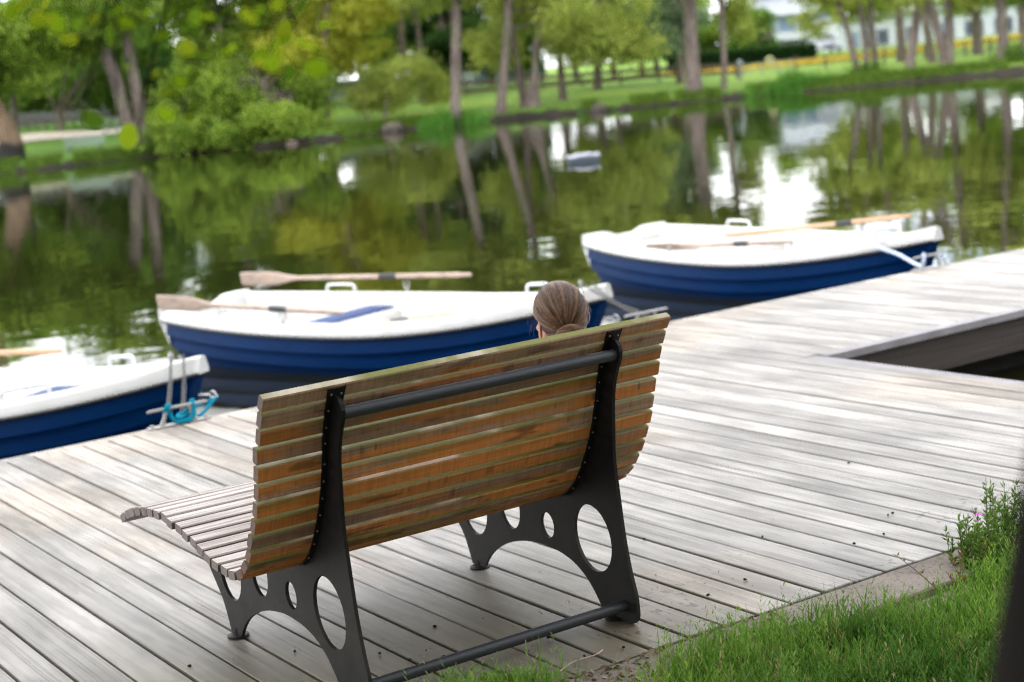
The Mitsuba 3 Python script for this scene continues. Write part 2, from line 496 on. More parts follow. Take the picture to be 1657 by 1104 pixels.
k = -28
while 1.321 + k * 0.145 < 15:
    x0 = 1.321 + k * 0.145
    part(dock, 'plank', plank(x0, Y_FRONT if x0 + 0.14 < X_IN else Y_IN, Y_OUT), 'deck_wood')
    k += 1
part(dock, 'edge_beam', box(-2.74, 15.0, 9.062, 9.155, -0.22, -0.004, 0.006), 'deck_wood')
part(dock, 'trim_board', box(X_IN + 0.004, X_IN + 0.085, Y_FRONT, Y_IN + 0.01, -0.045, -0.004, 0.004), 'trim_wood')
part(dock, 'trim_board', box(X_IN + 0.09, 15.0, Y_IN - 0.095, Y_IN - 0.008, -0.045, 0.004, 0.004), 'trim_wood')
part(dock, 'fascia_board', box(X_IN + 0.09, 15.0, Y_IN - 0.050, Y_IN - 0.01, -0.27, -0.048, 0.004), 'beam_wood')
part(dock, 'fascia_board', box(X_IN + 0.005, X_IN + 0.05, Y_FRONT, Y_IN - 0.06, -0.27, -0.048, 0.004), 'beam_wood')
part(dock, 'beam', box(-2.74, X_IN, Y_FRONT + 0.03, Y_FRONT + 0.12, -0.20, -0.04, 0.006), 'beam_wood')
for y in (5.4, 6.7, 7.9):
    part(dock, 'joist', box(-2.74, 15.0 if y > Y_IN else X_IN - 0.02, y, y + 0.09, -0.19, -0.038), 'beam_wood')
for x in (-1.5, 1.2, 3.9, 6.4, 9.0, 11.6, 14.2):
    for y in (8.95, 7.42):
        part(dock, 'post', tube([(x, y, -1.6), (x, y, -0.2)], 0.075, 10), 'beam_wood', smooth=40)
solo('kerb', box(-4.0, 14.0, 3.79, 4.019, -0.24, -0.002, 0.006), 'concrete', kind='structure')
solo('footing', box(-4.0, 14.0, 3.25, 3.782, -0.24, -0.024, 0.010), 'concrete', kind='structure')

# ------------------------------------------------------------------ bench
bench = thing('park_bench', 'curved wooden slat bench with black steel side frames on the jetty', 'bench')
CUR = np.array([(4.222, 1.000), (4.281, .902), (4.314, .831), (4.337, .762), (4.364, .687), (4.400, .609), (4.434, .552), (4.472, .495), (4.520, .443), (4.585, .404), (4.655, .394), (4.715, .399), (4.775, .408),
                (4.83, .420), (4.90, .436), (4.97, .452), (5.04, .466), (5.12, .477), (5.2, .484), (5.29, .480), (5.37, .471), (5.47, .449), (5.55, .423), (5.602, .400)])
fine = spline(CUR, 600)
arc = np.r_[0, np.cumsum(np.linalg.norm(np.diff(fine, axis=0), axis=1))]
XL, XR, XA, XB = 2.035, 3.018, 1.808, 3.247


def at_arc(s):
    c = np.array([np.interp(s, arc, fine[:, 0]), np.interp(s, arc, fine[:, 1])])
    e = np.array([np.interp(s + .004, arc, fine[:, 0]), np.interp(s + .004, arc, fine[:, 1])]) - np.array([np.interp(s - .004, arc, fine[:, 0]), np.interp(s - .004, arc, fine[:, 1])])
    e /= np.linalg.norm(e)
    return c, e, np.array([e[1], -e[0]])      # centre, along, normal to the back/below


def slat(s, w, idx, t=0.029, ch=0.004):
    c, e, n = at_arc(s)
    tw = rng.uniform(-0.02, 0.02)
    e = np.array([e[0] * math.cos(tw) - e[1] * math.sin(tw), e[0] * math.sin(tw) + e[1] * math.cos(tw)])
    n = np.array([e[1], -e[0]])
    h, q = w / 2, t / 2
    prof = [(-h + ch, -q), (h - ch, -q), (h, -q + ch), (h, q - ch), (h - ch, q), (-h + ch, q), (-h, q - ch), (-h, -q + ch)]
    V, UVs, F = [], [], []
    xs = [XA + rng.uniform(-.004, .004), XB + rng.uniform(-.004, .004)]
    m = len(prof)
    ring = np.array([c + a * e + b * n for a, b in prof])
    vv = [idx + 0.5 - 0.42 * a / h for a, b in prof]          # top edge of the slat: larger v
    for x in xs:
        for (y, z), v in zip(ring, vv):
            V.append((x, y, z))
            UVs.append((x + idx * 3.1, v))
    for i in range(m):
        j = (i + 1) % m
        F += [(i, j, m + j), (i, m + j, m + i)]
    for i in range(1, m - 1):
        F += [(0, i + 1, i), (m, m + i, m + i + 1)]
    V = np.array(V)
    F = np.array(F)
    tm = trimesh.Trimesh(V, F, process=False)
    if tm.volume < 0:
        F = F[:, ::-1]
    return (V, F), np.array(UVs)


S_CORNER = arc[np.argmin(np.abs(fine[:, 0] - 4.60))]
NB = 12
wb = S_CORNER / NB
for i in range(NB):
    m, uvs = slat((i + 0.5) * wb, wb - 0.0115, i)
    part(bench, 'backrest_slat', m, 'slat_back', uv=uvs)
NS = 17
ws = (arc[-1] - S_CORNER) / NS
for i in range(NS):
    m, uvs = slat(S_CORNER + (i + 0.5) * ws, ws - 0.0115, 20 + i)
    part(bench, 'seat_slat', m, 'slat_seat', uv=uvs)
off = []
for s in np.linspace(0.012, np.interp(5.47, fine[300:, 0], arc[300:]), 70):
    c, e, n = at_arc(s)
    off.append(c + n * 0.019)
off = np.array(off)
rear = np.array([(4.225, .958), (4.203, .945), (4.189, .920), (4.192, .90), (4.210, .867), (4.236, .815), (4.255, .75), (4.268, .65), (4.278, .55), (4.272, .43), (4.262, .30), (4.243, .18), (4.222, .09), (4.221, .045), (4.238, .012), (4.265, .003), (4.34, .003), (4.40, .010)])
arch = np.array([(4.42, .022), (4.44, .052), (4.50, .115), (4.58, .158), (4.67, .177), (4.76, .182), (4.86, .172), (4.96, .149), (5.05, .113), (5.12, .068), (5.17, .012)])
front = np.array([(5.255, .012), (5.270, .055), (5.293, .11), (5.335, .163), (5.382, .215), (5.43, .28), (5.46, .36), (5.468, .428)])
outline = np.vstack([spline(rear, 60), spline(arch, 30), spline(front, 24), off[::-1]])
web = Polygon(outline).buffer(0)


def ell(cy, cz, ry, rz, tilt=0):
    t = np.linspace(0, 2 * np.pi, 40, endpoint=False)
    y, z = ry * np.cos(t), rz * np.sin(t)
    c, s = math.cos(tilt), math.sin(tilt)
    return Polygon(np.stack([cy + c * y - s * z, cz + s * y + c * z], 1))


for h in (ell(4.438, .261, .104, .115, -0.25), ell(4.709, .258, .040, .046), ell(4.946, .280, .064, .078), ell(5.200, .238, .088, .104)):
    web = web.difference(h)
for x, nm in ((XL, 0), (XR, 1)):
    side = part(bench, 'side_frame', extrude_x(web, x - 0.006, x + 0.006), 'black_steel')
    fl = []
    g = []
    for s in np.linspace(0.010, arc[-1] - 0.03, 120):
        c, e, n = at_arc(s)
        hw = 0.024 + 0.004 * np.clip(1 - s / 0.25, 0, 1)
        a, b = c + n * 0.0145, c + n * 0.0205
        g.append([(x - hw, *a), (x + hw, *a), (x + hw, *b), (x - hw, *b), (x - hw, *a)])
    fl = grid_mesh(np.array(g))
    part(side, 'flange', fl, 'black_steel')
    sc = []
    for i in range(NB + NS):
        s = (i + 0.5) * wb if i < NB else S_CORNER + (i - NB + 0.5) * ws
        c, e, n = at_arc(s)
        for dx in (-0.017, 0.015):
            o = c + n * 0.0215 + e * rng.uniform(-.006, .006)
            b = trimesh.creation.icosphere(subdivisions=1, radius=0.0042)
            sc.append((np.array(b.vertices) * [1, 1, 1] + [x + dx, o[0], o[1]], np.array(b.faces)))
    part(side, 'screw', cat(sc), 'screw_metal', kind='stuff')
    for y in (5.213, 4.352):
        part(side, 'foot', cat([tube([(x, y, 0.002), (x, y, 0.008), (x, y, 0.011)], [0.038, 0.038, 0.032], 24), tube([(x, y, 0.009), (x, y, 0.03)], 0.011, 10)]), 'black_steel', smooth=40)
part(bench, 'rail', tube([(XL + .006, 4.222, 0.903), (XR - .006, 4.222, 0.903)], 0.0185, 24, cap=False), 'black_tube', smooth=60)
part(bench, 'rail', tube([(XL + .006, 4.283, 0.062), (XR - .006, 4.283, 0.062)], 0.0185, 24, cap=False), 'black_tube', smooth=60)

# ------------------------------------------------------------------ seated woman


def hull_chain(ps, rs):
    out = None
    for (a, ra), (b, rb) in zip(zip(ps[:-1], rs[:-1]), zip(ps[1:], rs[1:])):
        A = m3.Manifold.sphere(ra, 20).translate(list(map(float, a)))
        B = m3.Manifold.sphere(rb, 20).translate(list(map(float, b)))
        h = m3.Manifold.batch_hull([A, B])
        out = h if out is None else out + h
    return out


def ellipsoid(c, r):
    return m3.Manifold.sphere(1.0, 32).scale(list(map(float, r))).translate(list(map(float, c)))


def smooth_mesh(man, L, it=8):
    m = man.refine_to_length(L).to_mesh()
    t = trimesh.Trimesh(m.vert_properties[:, :3], m.tri_verts)
    trimesh.smoothing.filter_taubin(t, iterations=it)
    return t


HX, HY, HZ = 2.998, 4.485, 1.005
woman = thing('person', 'person with brown hair in a low bun, seated on the bench facing the lake', 'person')
hd = ellipsoid((HX, HY, HZ + .018), (.074, .093, .094)) + ellipsoid((HX, HY + .035, HZ - .045), (.058, .062, .070))
hd = hd + ellipsoid((HX, HY + .060, HZ - .092), (.028, .026, .020)) + m3.Manifold.batch_hull([ellipsoid((HX, HY + .093, HZ + .005), (.008, .008, .006)), ellipsoid((HX, HY + .108, HZ - .030), (.014, .012, .010))])
for s in (-1, 1):
    hd = hd + ellipsoid((HX + s * .03, HY + .086, HZ + .003), (.015, .009, .009)) + ellipsoid((HX + s * .033, HY + .080, HZ - .035), (.02, .014, .016))
hd = hd + ellipsoid((HX, HY + .096, HZ - .060), (.022, .008, .008))
hd = hd.translate([-HX, -HY, 0.0]).rotate([0.0, 0.0, -10.0]).translate([HX, HY, 0.0])
neck = hull_chain([(HX, HY - .012, HZ - .04), (HX, HY + .005, HZ - .15)], [.052, .056])
SP = [(HX, 4.50, .815), (HX, 4.56, .70), (HX, 4.66, .58), (HX, 4.76, .515)]
torso = hull_chain([SP[0], SP[1]], [.075, .10]) + hull_chain([(HX - .07, 4.56, .70), (HX - .06, 4.66, .58), (HX - .07, 4.76, .53)], [.10, .085, .10]) + hull_chain([(HX + .07, 4.56, .70), (HX + .06, 4.66, .58), (HX + .07, 4.76, .53)], [.10, .085, .10])
torso = torso + hull_chain([(HX - .155, 4.53, .79), (HX, 4.50, .825), (HX + .155, 4.53, .79)], [.05, .062, .05])
body = hd + neck + torso
arms, hands = [], []
for s in (-1, 1):
    sh, el, wr = (HX + s * .17, 4.54, .785), (HX + s * .21, 4.70, .585), (HX + s * .07, 4.90, .625)
    arms.append(hull_chain([sh, el], [.046, .036]))
    arms.append(hull_chain([el, wr], [.035, .026]))
    h0 = np.array(wr)
    dirn = np.array([-s * .55, .80, -.05])
    dirn /= np.linalg.norm(dirn)
    lat = np.cross(dirn, [0, 0, 1])
    palm = m3.Manifold.batch_hull([m3.Manifold.sphere(.018, 12).translate(list(map(float, h0 + dirn * a + lat * b))) for a, b in ((.0, -.012), (.0, .012), (.085, -.03), (.085, .03))])
    hands.append(palm)
    for b, L in ((-.031, .058), (-.011, .070), (.011, .074), (.031, .066)):
        p0 = h0 + dirn * .082 + lat * b
        p1 = p0 + dirn * L * .5 + np.array([0, 0, -.006])
        p2 = p1 + dirn * L * .3 + np.array([0, 0, -.018])
        hands.append(hull_chain([p0, p1, p2], [.0095, .0088, .0075]))
    t0 = h0 + dirn * .02 + lat * s * .025
    hands.append(hull_chain([t0, t0 + dirn * .03 + lat * s * .028, t0 + dirn * .06 + lat * s * .032], [.012, .0105, .009]))
legs = []
for s in (-1, 1):
    hip, kn, an = (HX + s * .09, 4.80, .565), (HX + s * .25, 5.14, .60), (HX - s * .06, 5.20 + s * .05, .555)
    legs.append(hull_chain([hip, kn], [.085, .058]))
    legs.append(hull_chain([kn, an], [.054, .038]))
for z in arms + hands + legs:
    body = body + z
bm = smooth_mesh(body, 0.016, 10)
part(woman, 'body', (np.array(bm.vertices), np.array(bm.faces)), 'skin', smooth=True)


def cloth(man, L=0.02, grow=0.008):
    t = smooth_mesh(man, L, 14)
    t.vertices = t.vertices + t.vertex_normals * (grow + 0.004 * (meshkit.fbm(np.array(t.vertices) * 14, 3) - 0.5)[:, None])
    return np.array(t.vertices), np.array(t.faces)


sh = torso
for z in arms:
    sh = sh + z
part(woman, 'shirt', cloth(sh), 'shirt', smooth=True)
pants = hull_chain([(HX - .07, 4.76, .53), (HX + .07, 4.76, .53)], [.10, .10])
for z in legs:
    pants = pants + z
part(woman, 'trousers', cloth(pants), 'jeans', smooth=True)
for s in (-1, 1):
    x, y0 = HX - s * .06, 5.20 + s * .05
    sm = m3.Manifold.batch_hull([m3.Manifold.sphere(r, 16).translate([x - s * dx, y0 + dy, z]) for dx, dy, z, r in ((-.03, -.01, .555, .045), (.02, 0, .555, .045), (.11, .02, .55, .040), (.18, .03, .545, .030))])
    part(woman, 'shoe', cloth(sm, 0.02, 0.0), 'shoe', smooth=True)
    ear = []
    e0 = np.array([HX + s * .076, HY - .002, HZ - .034])
    base = ellipsoid((0, 0, 0), (.007, .017, .030)).rotate([0.0, 0.0, s * 22.0]) - ellipsoid((s * .008, 0.002, .003), (.006, .010, .019)).rotate([0.0, 0.0, s * 22.0])
    lob = base + ellipsoid((0, .004, -.027), (.006, .010, .010))
    em = smooth_mesh(lob.translate(list(map(float, e0))).translate([-HX, -HY, 0.0]).rotate([0.0, 0.0, -10.0]).translate([HX, HY, 0.0]), 0.004, 6)
    part(woman, 'ear', (np.array(em.vertices), np.array(em.faces)), 'ear_skin', smooth=True)

# hair: a cap and strands combed back into a coil at the nape
RX, RY, RZ = .0835, .1035, .1045
HC = np.array([HX, HY - .004, HZ + .018])
BUN = np.array([HX - .030, HY - .116, HZ - .038])


def on_head(d, k=1.0):
    return HC + d * np.array([RX, RY, RZ]) * k


def unit(v):
    return v / np.linalg.norm(v, axis=-1, keepdims=True)


dir_bun = unit(((BUN - HC) / np.array([RX, RY, RZ]))[None])[0]
AX1 = unit(np.cross(dir_bun, [0.3, 0.2, 1.0])[None])[0]
AX2 = np.cross(dir_bun, AX1)
capm = trimesh.creation.icosphere(subdivisions=5)
cv = np.array(capm.vertices)


def hairline(d):
    """>0 where hair grows (unit directions)"""
    y, z = d[..., 1], d[..., 2]
    front_ = z - (-0.02 + 1.15 * np.clip(y - 0.25, 0, 1) - 0.0)
    side_ = z - np.interp(y, [-1, -0.55, -0.2, 0.05, 0.25, 0.6, 1.0], [-0.78, -0.80, -0.60, -0.02, -0.05, 0.35, 0.62])
    return np.minimum(side_, front_ + 0.6)


hv = hairline(cv)
keep = (hv[capm.faces] > -0.01).all(1)
grain = np.arctan2(*(np.cross(cv, dir_bun) @ np.array([[1, 0], [0, 0], [0, 1.0]])).T)
disp = 0.965 + 0.012 * meshkit.fbm(np.stack([grain * 9, (cv @ dir_bun) * 1.2, grain * 0], -1), 3) - 0.02 * np.clip(0.15 - hv, 0, 0.15) / 0.15
capv = on_head(cv, disp[:, None])
hair_parts = [(capv, np.array(capm.faces)[keep])]
hair_cols = [np.tile([[0.052, 0.032, 0.023]], (len(capv), 1))]
n_str = 0
while n_str < 3000:
    d = unit(rng.normal(size=(1, 3)))[0]
    if hairline(d) < 0.0 or d @ dir_bun > 0.97:
        continue
    n_str += 1
    steps = 11
    om = math.acos(np.clip(d @ dir_bun, -1, 1))
    t = np.linspace(0, 1, steps) ** 0.9
    q = (np.sin((1 - t) * om)[:, None] * d + np.sin(t * om)[:, None] * dir_bun) / math.sin(om)
    side = np.cross(d, dir_bun)
    side /= np.linalg.norm(side) + 1e-9
    wav = 0.03 * np.sin(t * 5 + rng.uniform(0, 6)) * np.sin(t * np.pi)
    q = unit(q + side * wav[:, None])
    lift = 0.985 + 0.045 * (meshkit.fbm(np.array([[math.atan2((d - dir_bun * (d @ dir_bun)) @ AX1, (d - dir_bun * (d @ dir_bun)) @ AX2) * 5.5 + 40, om, 7.0]]), 2)[0] - .2) + rng.uniform(0, 0.015) + 0.02 * (t ** 3)
    pts = on_head(q, np.broadcast_to(lift, (steps,))[:, None])
    if rng.random() < 0.016:
        pts = pts + np.sin(t * np.pi)[:, None] * (q * rng.uniform(.004, .014) + rng.normal(0, .003, 3))
    v, f = tube(pts, rng.uniform(.0008, .0016) * (1 - 0.3 * t), 3, cap=False)
    hair_parts.append((v, f))
    sd_ = d - dir_bun * (d @ dir_bun)
    ang_ = math.atan2(sd_ @ AX1, sd_ @ AX2)
    tone = float(np.clip(1.7 * (meshkit.fbm(np.array([[ang_ * 9 + 20, om * .9, 3.0]]), 3)[0] - .26) + rng.normal(0, .20), 0, 1))
    col = np.array([0.034, 0.017, 0.010]) * (1 - tone) + np.array([0.33, 0.170, 0.088]) * tone
    hair_cols.append(np.tile(col[None], (len(v), 1)))
for i in range(340):          # the coil
    ph0, tw = rng.uniform(0, 2 * np.pi), rng.uniform(0, 2 * np.pi)
    t = np.linspace(0, rng.uniform(2.0, 5.5), 26)
    ph = ph0 + t
    minor = 0.0165 * (0.86 + 0.16 * rng.random())
    b = tw + 2.2 * t
    Rm = 0.0275 + minor * np.cos(b)
    loc = np.stack([Rm * np.cos(ph) * 1.30, -0.010 + minor * np.sin(b), Rm * np.sin(ph) * 0.92], 1)
    v, f = tube(BUN + np.array([.004, -.006, -.006]) + loc, rng.uniform(.0007, .0014), 3, cap=False)
    hair_parts.append((v, f))
    tone = rng.random()
    hair_cols.append(np.tile((np.array([0.06, 0.030, 0.019]) * (1 - tone) + np.array([0.36, 0.20, 0.115]) * tone)[None], (len(v), 1)))
bc = trimesh.creation.torus(0.0275, 0.0155, 32, 16)
bv = np.array(bc.vertices)[:, [0, 2, 1]] * [1.28, 1, .92] + BUN + np.array([.004, -.016, -.006])
hair_parts.append((bv, np.array(bc.faces)[:, ::-1]))
hair_cols.append(np.tile([[0.045, 0.027, 0.02]], (len(bv), 1)))
for i in range(70):           # loose wisps
    sgn = rng.choice([-1, 1])
    d0 = unit(np.array([[sgn * .97, rng.uniform(-.2, .35), rng.uniform(-.45, .5)]]))[0] if i < 46 else unit(rng.normal(size=(1, 3)) * [1, 1, .3] + [[0, -.2, 1.0]])[0]
    p0 = on_head(d0, 0.99)
    out = d0 * rng.uniform(.008, .03) + rng.normal(0, .008, 3)
    t = np.linspace(0, 1, 9)[:, None]
    pts = p0 + out * np.sin(t * 1.8) + np.array([0, -.012, -.035 if i < 46 else -.008]) * t ** 1.5 * rng.uniform(.4, 1.2)
    v, f = tube(pts, 0.00035, 3, cap=False)
    hair_parts.append((v, f))
    hair_cols.append(np.tile([[0.20, 0.12, 0.08]], (len(v), 1)))
hv_, hf_ = cat(hair_parts)
ca_, sa_ = math.cos(math.radians(-10)), math.sin(math.radians(-10))
hx_, hy_ = hv_[:, 0] - HX, hv_[:, 1] - HY
hv_ = np.stack([HX + ca_ * hx_ - sa_ * hy_, HY + sa_ * hx_ + ca_ * hy_, hv_[:, 2]], 1)
part(woman, 'hair', (hv_, hf_), 'hair', smooth=True, color=np.vstack(hair_cols))

# ------------------------------------------------------------------ boats
Bh, bt, tm_, pw, zb, zm, zs, ts, LB = .81, .505, .515, 2.0, .10, -.09, -.03, .434, 4.43


def b_of(t):
    t = np.asarray(t, float)
    return np.where(t < tm_, Bh * (1 - np.clip(1 - t / tm_, 0, 1) ** pw), Bh - (Bh - bt) * np.clip((t - tm_) / (1 - tm_), 0, 1) ** 2)


def z_of(t):
    t = np.asarray(t, float)
    return np.where(t < ts, zm + (zb - zm) * ((ts - t) / ts) ** 2, zm + (zs - zm) * ((t - ts) / (1 - ts)) ** 2)


NT = 61
tt = np.r_[0.004, np.linspace(0.012, 1, NT - 1)]
bb = np.maximum(b_of(tt), 0.035)
zz = z_of(tt)
# hull with five lapped strakes
vs_, lap = [], []
for k in range(5):
    for e, w in ((0.03, 0.0), (0.5, 0.5), (0.97, 1.0)):
        vs_.append((k + e) / 5)
        lap.append(w)
vs_ = np.array([0.0] + vs_ + [1.0])
lap = np.array([0.0] + lap + [0.0])


def hull_pt(t, b, z, side):
    v = vs_
    depth = 0.60 + 0.0 * t
    y = b * np.clip(1 - v ** 3.2, 0, 1) ** 0.62 + 0.025 * lap * np.clip(b / 0.2, 0, 1) * (v < 0.99)
    zv = z - depth * (v ** 0.95)
    xs = t * LB + v * (0.30 * np.exp(-t * 9) + 0.20 * 0 ) - v * 0.27 * np.clip((t - 0.72) / 0.28, 0, 1) ** 1.5
    return np.stack([xs, side * y, zv], -1)


hull_parts = []
for s in (-1, 1):
    g = np.array([hull_pt(t, b, z, s) for t, b, z in zip(tt, bb, zz)])
    hull_parts.append(grid_mesh(g, flip=(s < 0)))
gl = np.array([hull_pt(tt[-1], bb[-1], zz[-1], s) for s in (-1, 1)])
hull_parts.append(grid_mesh(gl, flip=False))
g0 = np.array([hull_pt(tt[0], bb[0], zz[0], s) for s in (-1, 1)])
hull_parts.append(grid_mesh(g0, flip=True))
hull_ply = mikit.ply(cat(hull_parts), 'boat_blue', smooth=28)
# white gunwale, inner skin and floor
DECK = lambda t: np.clip((0.115 - t) / 0.03, 0, 1) + np.clip((t - 0.955) / 0.02, 0, 1) * 0.0


def liner_pt(t, b, z, side):
    k = np.clip(b / 0.30, 0.15, 1)
    fill = float(np.clip((0.125 - t) / 0.035, 0, 1))
    pr_ = [(b + .020, z - .004), (b + .026, z + .010), (b + .020, z + .030), (b + .006, z + .070), (b - .018 * k, z + .098), (b - .040 * k, z + .104), (b - .065 * k, z + .104), (b - .085 * k, z + .094), (b - .095 * k, z + .072)]
    inn = [(b - .105 * k, z + .02), (b - .125 * k, -.10), (b - .17 * k, -.235), (b * .55, -.262), (0.0, -.268)]
    dk = [(b * .70, z + .098), (b * .55, z + .104), (b * .38, z + .108), (b * .2, z + .110), (0.0, z + .111)]
    for (y, zi), (y2, z2) in zip(inn, dk):
        pr_.append((y * (1 - fill) + y2 * fill, zi * (1 - fill) + z2 * fill))
    return np.array([(t * LB - 0.02 * (t < 0.01), side * max(y, 0.0), zi) for y, zi in pr_])


lin = []
for s in (-1, 1):
    g = np.array([liner_pt(t, b, z, s) for t, b, z in zip(tt, bb, zz)])
    lin.append(grid_mesh(g, flip=(s > 0)))
g0 = np.array([liner_pt(tt[0], bb[0], zz[0], s) for s in (-1, 1)])
lin.append(grid_mesh(g0, flip=False))
liner_ply = mikit.ply(cat(lin), 'boat_white', smooth=45)
# transom cap with a dip for an outboard motor
tr = []
ys = np.linspace(-bt - .02, bt + .02, 41)
for y in ys:
    top = zs + .115 - .055 * np.exp(-(y / .19) ** 4)
    tr.append([(LB + .028, y, zs - .005), (LB + .030, y, top - .02), (LB + .012, y, top), (LB - .045, y, top), (LB - .065, y, top - .02), (LB - .075, y, -.25)])
transom_ply = mikit.ply(cat([grid_mesh(np.array(tr), flip=True), (np.array([tr[0][i] for i in range(6)] + [tr[-1][i] for i in range(6)], float), np.array([(0, i, i + 1) for i in range(1, 5)] + [(6, 7 + i, 6 + i) for i in range(1, 5)]))]), 'boat_white', smooth=45)
# strips, seats, handles
g = []
for s in (-1, 1):
    pts = np.stack([tt * LB, s * (bb + .021), zz - .006], 1)
    if s > 0:
        pts = pts[::-1]
    g.append(pts)
g = np.vstack([g[1], g[0]])
rub_ply = mikit.ply(tube(g, 0.012, 8), 'rub_black', smooth=60)


def seat_box(t0, t1, z, inset=.12, b=.02):
    w = float(min(b_of(t0), b_of(t1))) - inset
    return box(t0 * LB, t1 * LB, -w, w, -.26, z, b), box(t0 * LB + .03, t1 * LB - .02, -w + .04, w - .04, z + .002, z + .022, .008)


SEATS = [seat_box(.30, .375, -.10), seat_box(.60, .675, -.10), seat_box(.86, .975, -.075, .10)]
seat_plys = [(mikit.ply(a, 'boat_white', smooth=False), mikit.ply(c, 'seat_blue', smooth=False)) for a, c in SEATS]


def rail(t, side):
    L = .15
    pts = []
    for u, h in ((-L, 0), (-L + .005, .055), (-L + .035, .068), (0, .070), (L - .035, .068), (L - .005, .055), (L, 0)):
        tq = t + u / LB
        pts.append((tq * LB, side * (float(b_of(tq)) - .048), float(z_of(tq)) + .100 + h))
    return tube(spline(pts, 26), .0125, 10)


RAILS = [(t, s, mikit.ply(rail(t, s), 'white_metal', smooth=60)) for t in (.235, .76) for s in (-1, 1)]


def lock(t, side):
    y, z, x = side * (float(b_of(t)) - .03), float(z_of(t)) + .10, t * LB
    a = np.linspace(-2.6, -0.54, 12)
    U = [(x + .030 * math.cos(q), y, z + .062 + .030 * math.sin(q)) for q in a]
    U = [(U[0][0] - .002, y, z + .10)] + U + [(U[-1][0] + .002, y, z + .10)]
    return cat([tube(U, .0055, 8), tube([(x, y, z - .05), (x, y, z + .034)], .008, 8), tube([(x, y, z - .002), (x, y, z + .010)], .022, 12)])


LOCKS = [mikit.ply(lock(t, s), 'chrome', smooth=50) for t in (.60,) for s in (-1, 1)]
eye = []
for i in range(24):
    q = i / 23 * 2 * np.pi
    eye.append((-.045 + .022 * math.cos(q), 0.0, -.055 + .022 * math.sin(q)))
eye_ply = mikit.ply(cat([tube(eye, .0055, 8), tube([(.06, 0, -.055), (-.024, 0, -.055)], .008, 8), tube([(-.06, -.028, -.07), (-.06, .028, -.07)], .006, 8)]), 'chrome', smooth=50)
mast_ply = mikit.ply(cat([tube([(.17, .10, zb + .08), (.17, .10, zb + .15)], .010, 10), tube([(.15, .10, zb + .13), (.19, .10, zb + .13)], .006, 8)]), 'chrome', smooth=50)

POSES = [(3.966, 10.157, 2.162), (7.14, 10.01, 1.92), (10.378, 9.757, 1.567)]
BLAB = ['blue and white rowing boat nearest the left edge, tied up with a cyan rope', 'blue and white rowing boat behind the seated person, with two grey oars along its sides', 'blue and white rowing boat farthest right, with a tan oar over its far side']
boats = []
for (bx, by, a), lb in zip(POSES, BLAB):
    M = T().translate([bx, by, 0]).rotate([0, 0, 1], math.degrees(a))
    k = thing('rowing_boat', lb, 'rowing boat', 'rowing boats moored along the jetty')
    boats.append((k, M))
    part(k, 'hull', hull_ply, None, to_world=M)
    part(k, 'gunwale', liner_ply, None, to_world=M)
    part(k, 'transom', transom_ply, None, to_world=M)
    part(k, 'rubbing_strip', rub_ply, None, to_world=M)
    for si_, (sp, cp) in enumerate(seat_plys):
        st = part(k, 'seat', sp, None, to_world=M)
        if (len(boats), si_) in ((1, 0), (2, 1), (3, 0)):
            part(st, 'cushion', cp, None, to_world=M)
    for t, s, rp in RAILS:
        part(k, 'handle', rp, None, to_world=M)
    for lp in LOCKS:
        part(k, 'oarlock', lp, None, to_world=M)
    part(k, 'bow_eye', eye_ply, None, to_world=M)
    part(k, 'mooring_bitt', mast_ply, None, to_world=M)


def in_boat(i, pts):
    bx, by, a = POSES[i]
    p = np.atleast_2d(np.asarray(pts, float))
    c, s = math.cos(a), math.sin(a)
    return np.stack([bx + c * p[:, 0] - s * p[:, 1], by + s * p[:, 0] + c * p[:, 1], p[:, 2]], 1)


def oar(i, tip, handle, roll, m, label, blade=0.72, wid=0.070):
    tip, handle = np.array(tip, float), np.array(handle, float)
    ax = handle - tip
    L = np.linalg.norm(ax)
    ax /= L
    e1 = np.cross(ax, [0, 0, 1.0])
    e1 /= np.linalg.norm(e1)
    e2 = np.cross(e1, ax)
    w = math.cos(roll) * e2 + math.sin(roll) * e1
    n = np.cross(ax, w)
    k = thing('oar', label, 'oar', 'wooden oars laid in the rowing boats')
    g = []
    for s, hw, ht in ((0, .80, .006), (.01, .95, .009), (.1, 1.0, .010), (.5, .98, .012), (.68, .86, .015), (.80, .62, .018), (.90, .42, .020), (1.0, .30, .020)):
        c = tip + ax * s * blade
        ring = []
        for q in np.linspace(0, 2 * np.pi, 17):
            ring.append(c + w * hw * wid * np.sign(np.cos(q)) * abs(np.cos(q)) ** .6 + n * ht * np.sign(np.sin(q)) * abs(np.sin(q)) ** .9)
        g.append(ring)
    g = np.array(g)
    bl = cat([grid_mesh(g), (np.vstack([g[0], g[0].mean(0)[None]]), np.array([(j, j + 1, 17) for j in range(16)]))])
    bl = (in_boat(i, bl[0]), bl[1])
    part(k, 'blade', bl, m, smooth=50)
    sh = spline([tip + ax * (blade - .01), tip + ax * (blade + .3), tip + ax * (L - .25)], 8)
    part(k, 'shaft', (lambda q: (in_boat(i, q[0]), q[1]))(tube(sh, [.021] * 2 + [.0225] * 6, 12)), m, smooth=50)
    cb_ = [tip + ax * (blade + .62 * (L - blade - .25) + q_) for q_ in (-.10, -.095, .095, .10)]
    part(k, 'collar', (lambda q: (in_boat(i, q[0]), q[1]))(tube(cb_, [.023, .027, .027, .023], 12)), 'rub_black', smooth=50)
    hh = [tip + ax * (L - .25), tip + ax * (L - .13), tip + ax * (L - .12), tip + ax * (L - .015), tip + ax * L]
    part(k, 'grip', (lambda q: (in_boat(i, q[0]), q[1]))(tube(hh, [.0225, .0225, .017, .017, .012], 12)), m, smooth=50)


